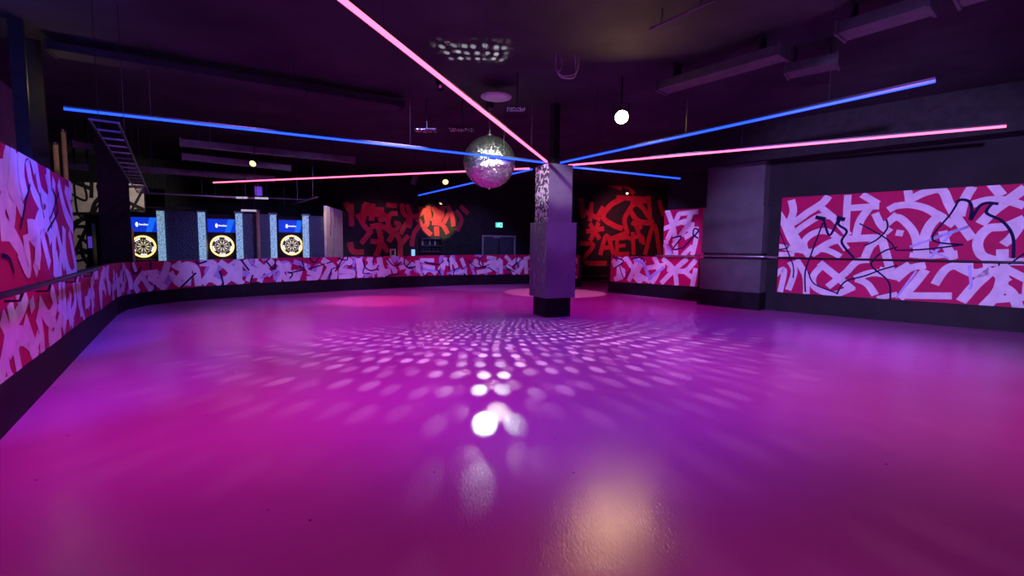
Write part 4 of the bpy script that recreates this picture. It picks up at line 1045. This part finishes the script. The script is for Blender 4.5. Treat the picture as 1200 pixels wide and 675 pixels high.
# left background posts and yellow poles
for x0, x1, d, lab in ((20, 35, 6.9, 'black square post behind the tall left mural, nearer one'), (38, 54, 7.6, 'dark square post behind the tall left mural, further one')):
    a = ond((x0 + x1) / 2, 150, d); a.z = 0; w = (x1 - x0) * d / FPX
    t = thing('square_post', lab, 'post', a)
    MB().box(a + Vector((0, 0, CEIL / 2)), (w * .8, w * .8, CEIL), M_black if x0 == 20 else M_wall, rz=.7).build('shaft', t)
    MB().box(a + Vector((0, 0, .06)), (w, w, .12), M_black, rz=.7).build('base', t)
for x, yt_, d, lab in ((70.5, 170, 8.1, 'shorter yellow pole behind the top of the tall left mural'), (80.5, 155, 8.6, 'taller yellow pole behind the end of the tall left mural')):
    a = ond(x, 250, d); a.z = 0; z = ond(x, yt_, d).z
    t = thing('yellow_pole', lab, 'pole', a, None)
    MB().lathe([(.036, 0), (.036, z)], M_brass, a, n=12).build('shaft', t, True)
    MB().lathe([(.045, z), (.045, z + .04), (.01, z + .05)], M_darkmetal, a, n=12).build('pole_cap', t)
    MB().lathe([(.09, 0), (.09, .02)], M_darkmetal, a, n=12).build('base_plate', t)

# ================================================================== LIGHTS
def point(name, p, color, power, size=.1):
    l = bpy.data.lights.new(name, 'POINT'); l.color = color; l.energy = power; l.shadow_soft_size = size
    o = bpy.data.objects.new(name, l); COL.objects.link(o); o.location = p; return o
MAG = (1.0, 0.008, 0.62); PUR = (0.30, 0.035, 1.0); LAV = (0.50, 0.32, 1.0); BLU = (0.12, 0.12, 1.0)
CH = CEIL - .36
# magenta floods over the rink
for p, aim, c, e, deg in (((-2.4, 4.4, CH), (-2.6, 5.2, 0), MAG, 450, 90), ((-4.3, 8.8, CH), (-4.2, 9.3, 0), MAG, 420, 84), ((4.6, 4.8, CH), (4.6, 5.5, 0), MAG, 330, 95), ((2.8, 12.5, CH), (2.4, 13.5, 0), MAG, 380, 120),
                          ((-2.5, 13, CH), (-2.5, 13.8, 0), MAG, 380, 120), ((0.6, 4.0, CH), (.6, 5.2, 0), PUR, 420, 80), ((4.2, 8.0, CH), (3.8, 8.5, 0), PUR, 420, 110), ((-2.6, 7.4, CH), (-1.6, 9, 0), PUR, 300, 90), ((-3.2, 3.6, CH), (-3.8, 4.6, 0), PUR, 50, 90), ((0, 0.2, CH), (0, 1.6, 0), MAG, 200, 115)):
    spot('flood_lamp', p, aim, c, e, deg, .8, .12)
# lavender wash on the boards and walls
spot('wash_lamp', (-1.5, 9.0, CH), RW.at(RW.s[13], .9), (.36, .27, 1), 900, 34, .7, .1)
m0 = RA.lerp(RBE, .3)
spot('wash_lamp', (0.6, -0.6, 2.5), RA + rd * 2.0 + Vector((0, 0, 1.95)), LAV, 6500, 34, .6, .1)
spot('wash_lamp', (1.0, 9.5, CH), KW.at(KW.s[-1] * .6, 1.5), LAV, 1500, 28, .5, .1)
spot('wash_lamp', (-1.0, 7.5, CH), RW.at(RW.s[11], .9), (.36, .27, 1), 1900, 38, .6, .1)
spot('wash_lamp', (0.5, 11.0, CH), RW.at(RW.s[14], .9), (.36, .27, 1), 1500, 38, .6, .1)
spot('wash_lamp', (-3.2, 5.5, CH), RW.at(RW.s[7], .9), (.55, .2, 1), 420, 52, .6, .1)
spot('wash_lamp', (-1.0, 2.0, CH), RW.at(RW.s[2], 1.1), (.17, .09, 1), 760, 46, .7, .1)
spot('wash_lamp', (-1.5, 3.0, CH), RW.at(s_tall - .6, 1.9), (.06, .08, 1), 2200, 32, .6, .1)
spot('wash_lamp', (-1.0, 1.0, CH), RW.at(RW.s[1] + 1.0, 1.55), (.9, .95, 1), 230, 22, .8, .1)
point('pole_fill', ond(76, 150, 7.6) + Vector((.1, -.2, .5)), (1, .8, .3), 5, .05)  # unseen warm fill added to turn the poles yellow, no fixture here
point('left_blue_lamp', LA.lerp(LB, .45) - ln * .5 + Vector((0, 0, 3.6)), (.1, .14, 1), 60)
# coloured spots on far walls and floor
spot('warm_spot', s4 + Vector((0, -.25, -.1)), onwall(BW, 513, 257), (1, .70, .28), 420, 43, .25, .03)
spot('red_spot', s3 + Vector((0, .2, .0)), onwall(BW, 730, 272), (1, .16, .28), 620, 75, .95, .05)
spot('red_spot', (-4.6, 16.6, CEIL - .5), onwall(BW, 447, 285), (1, .10, .55), 120, 70, .95, .05)
spot('floor_spot', (fl(650, 343).x, fl(650, 343).y - .5, CH), fl(650, 343), (1, .50, .55), 600, 45, .08, .03)
spot('floor_spot', (fl(440, 351).x, fl(440, 351).y - .5, CH), fl(440, 352.5), (1, .10, .30), 700, 45, .8, .05)
spot('blue_spot', ond(396, 200, 15.2), onwall(EW, 395, 262), (.1, .12, 1), 160, 40, .5)
spot('beige_spot', ond(396, 215, 15.4), onwall(EW, 395, 295), (1, .75, .55), 100, 50, .6)
spot('bay_lamp', ond(110, 200, 14.4), onwall(VW, 110, 240), (1, .85, .75), 90, 110, .6)
# purple light on the column and the pier
spot('duct_fill', (4.2, 3.6, 2.6), onz(1000, 50, 4.3), (.5, .25, 1), 130, 70, .8, .1)  # unseen upward fill added to brighten the ceiling ducts, no fixture here
spot('column_lamp', (2.6, 6.5, CH), cmid + Vector((0, 0, 2.2)), (.45, .14, 1), 330, 24, .6, .1)
spot('column_lamp', (-1.2, 7.0, CH), cmid + Vector((0, 0, 2.9)), (.9, .75, 1), 800, 16, .6, .1)
spot('pier_lamp', (1.2, 7.0, CH), (PA + PB) / 2 + Vector((0, 0, 1.9)), (.55, .5, 1), 380, 24, .6, .1)
# warm lamp's own beam and the lamp that strikes the ball from behind the viewer
wa = (Vector((0.9, 1.5, .6)) - wl).normalized()
spot('warm_beam', wl + wa * .06, wl + wa * 3, (1, .62, .3), 8, 100, .8, .1)
BALLSRC = Vector((1.6, -2.6, 4.3))
spot('ball_spot', BALLSRC, bc, (1, .98, .9), 14000, 4.5, .15, .12)
spot('ball_spot', (3.6, 3.5, 4.5), bc, (.85, 1, .85), 2200, 9, .2, .2)
spot('ball_spot', (-3.0, 4.5, 4.5), bc, (.8, .9, 1), 900, 9.5, .2, .2)
# unseen fill light added to imitate the bars' glow on the ceiling
point('ceiling_glow_fill', (-1.0, 5.5, 3.9), (.5, .12, 1.0), 14, .3)

# mirror-ball reflections: a lamp at the ball whose beam is broken up exactly as the tile grid breaks the striking beam
def ball_lamp(p, power, src, cell=1.55, color=(.85, 1, .95)):
    l = bpy.data.lights.new('mirror_ball_beams', 'POINT'); l.energy = power; l.shadow_soft_size = 0.0; l.color = color; l.use_nodes = True
    nt = l.node_tree; nt.nodes.clear(); Lk = nt.links.new
    def N(t, **k):
        n = nt.nodes.new(t)
        for a, b in k.items(): setattr(n, a, b)
        return n
    def mth(op, a, b=None, c=None):
        n = N('ShaderNodeMath', operation=op)
        for i, v in enumerate((a, b, c)):
            if v is None: continue
            if isinstance(v, (int, float)): n.inputs[i].default_value = v
            else: Lk(v, n.inputs[i])
        return n.outputs[0]
    def vm(op, a, b):
        n = N('ShaderNodeVectorMath', operation=op); Lk(a, n.inputs[0])
        if isinstance(b, (tuple, Vector)): n.inputs[1].default_value = tuple(b)
        elif b is not None: Lk(b, n.inputs[1])
        return n
    tc = N('ShaderNodeTexCoord'); r = vm('NORMALIZE', tc.outputs['Normal'], None).outputs[0]
    s = (Vector(src) - Vector(p)).normalized()
    h = vm('NORMALIZE', vm('ADD', r, s).outputs[0], None).outputs[0]
    sx = N('ShaderNodeSeparateXYZ'); Lk(h, sx.inputs[0]); x, y, z = sx.outputs
    D = math.radians(cell)
    lat = mth('ARCSINE', z); row = mth('FLOOR', mth('DIVIDE', lat, D)); latc = mth('MULTIPLY', mth('ADD', row, .5), D)
    cl = mth('COSINE', latc); n = mth('ROUND', mth('MULTIPLY', cl, 2 * PI / D)); w = mth('DIVIDE', 2 * PI, n)
    lon = mth('ADD', mth('ARCTAN2', y, x), PI)
    lon = mth('ADD', lon, mth('MULTIPLY', mth('FRACT', mth('MULTIPLY', row, .618)), w))
    cidx = mth('FLOOR', mth('DIVIDE', lon, w)); lonc = mth('MULTIPLY', mth('ADD', cidx, .5), w)
    cb = N('ShaderNodeCombineXYZ'); Lk(row, cb.inputs[0]); Lk(cidx, cb.inputs[1])
    wn = N('ShaderNodeTexWhiteNoise', noise_dimensions='3D'); Lk(cb.outputs[0], wn.inputs['Vector'])
    sc = N('ShaderNodeSeparateColor'); Lk(wn.outputs['Color'], sc.inputs[0])
    da = mth('ADD', mth('SUBTRACT', lat, latc), mth('MULTIPLY', mth('SUBTRACT', sc.outputs[0], .5), D * .35))
    db = mth('ADD', mth('MULTIPLY', mth('SUBTRACT', lon, lonc), cl), mth('MULTIPLY', mth('SUBTRACT', sc.outputs[1], .5), D * .35))
    dist = mth('SQRT', mth('ADD', mth('MULTIPLY', da, da), mth('MULTIPLY', db, db)))
    mr = N('ShaderNodeMapRange', interpolation_type='SMOOTHSTEP'); Lk(dist, mr.inputs['Value'])
    mr.inputs['From Min'].default_value = D * .36; mr.inputs['From Max'].default_value = D * .16
    br = mth('ADD', .25, mth('MULTIPLY', mth('POWER', sc.outputs[2], 1.3), .6))
    st = mth('MULTIPLY', mr.outputs[0], br)
    # beams only leave the struck half of the ball
    dt = N('ShaderNodeVectorMath', operation='DOT_PRODUCT'); Lk(r, dt.inputs[0]); dt.inputs[1].default_value = tuple(s)
    g = N('ShaderNodeMapRange'); Lk(dt.outputs['Value'], g.inputs['Value']); g.inputs['From Min'].default_value = -.75; g.inputs['From Max'].default_value = -.2
    st = mth('MULTIPLY', st, g.outputs[0])
    def cone(px, lo, hi):
        a = (px - Vector(p)).normalized()
        d_ = N('ShaderNodeVectorMath', operation='DOT_PRODUCT'); Lk(r, d_.inputs[0]); d_.inputs[1].default_value = tuple(a)
        q = N('ShaderNodeMapRange', interpolation_type='SMOOTHSTEP'); Lk(d_.outputs['Value'], q.inputs['Value']); q.inputs['From Min'].default_value = lo; q.inputs['From Max'].default_value = hi
        return q.outputs[0]
    down = N('ShaderNodeSeparateXYZ'); Lk(r, down.inputs[0])
    below = mth('LESS_THAN', down.outputs[2], .12)
    wsum = mth('MULTIPLY', below, mth('ADD', .03, cone(fl(640, 425), .48, 1.0)))
    nr = N('ShaderNodeMapRange', interpolation_type='SMOOTHSTEP'); Lk(down.outputs[2], nr.inputs['Value'])
    nr.inputs['From Min'].default_value = -.34; nr.inputs['From Max'].default_value = -.58; nr.inputs['To Min'].default_value = .10; nr.inputs['To Max'].default_value = 1.0
    wsum = mth('MULTIPLY', wsum, nr.outputs[0])
    fr = N('ShaderNodeMapRange', interpolation_type='SMOOTHSTEP'); Lk(down.outputs[2], fr.inputs['Value'])
    fr.inputs['From Min'].default_value = -.60; fr.inputs['From Max'].default_value = -.85; fr.inputs['To Min'].default_value = 1.0; fr.inputs['To Max'].default_value = .35
    wsum = mth('MULTIPLY', wsum, fr.outputs[0])
    tgt = onz(556, 60, CEIL) - Vector(p)
    band = mth('ABSOLUTE', mth('SUBTRACT', mth('MULTIPLY', mth('DIVIDE', down.outputs[1], down.outputs[2]), tgt.z), tgt.y))
    bw = N('ShaderNodeMapRange', interpolation_type='SMOOTHSTEP'); Lk(band, bw.inputs['Value']); bw.inputs['From Min'].default_value = .50; bw.inputs['From Max'].default_value = .25
    wsum = mth('ADD', wsum, mth('MULTIPLY', mth('MULTIPLY', cone(onz(556, 60, CEIL), .978, .988), bw.outputs[0]), 1.1))
    st = mth('MULTIPLY', st, wsum)
    em = N('ShaderNodeEmission'); Lk(st, em.inputs['Strength']); out = N('ShaderNodeOutputLight'); Lk(em.outputs[0], out.inputs[0])
    o = bpy.data.objects.new('mirror_ball_beams', l); COL.objects.link(o); o.location = p; return o
ball_lamp(bc + Vector((.05, -.30, -(BR + .12))), 3000, BALLSRC)
ball_lamp(bc + Vector((.12, -.28, -(BR + .12))), 900, (3.6, 3.5, 4.5), 1.7, (1, .75, .8))

# faint ambience
wd = bpy.data.worlds.new('world'); SC.world = wd; wd.use_nodes = True
wd.node_tree.nodes['Background'].inputs[0].default_value = (.02, .012, .035, 1); wd.node_tree.nodes['Background'].inputs[1].default_value = .5

SC.view_settings.view_transform = 'Standard'; SC.view_settings.look = 'None'; SC.view_settings.gamma = 1.0
SC.view_settings.use_curve_mapping = False; SC.view_settings.exposure = 0.0
SC.cycles.use_denoising = True; SC.cycles.max_bounces = 6; SC.cycles.diffuse_bounces = 3; SC.cycles.glossy_bounces = 4
SC.cycles.sample_clamp_indirect = 6.0; SC.cycles.caustics_reflective = True; SC.cycles.blur_glossy = 0.3
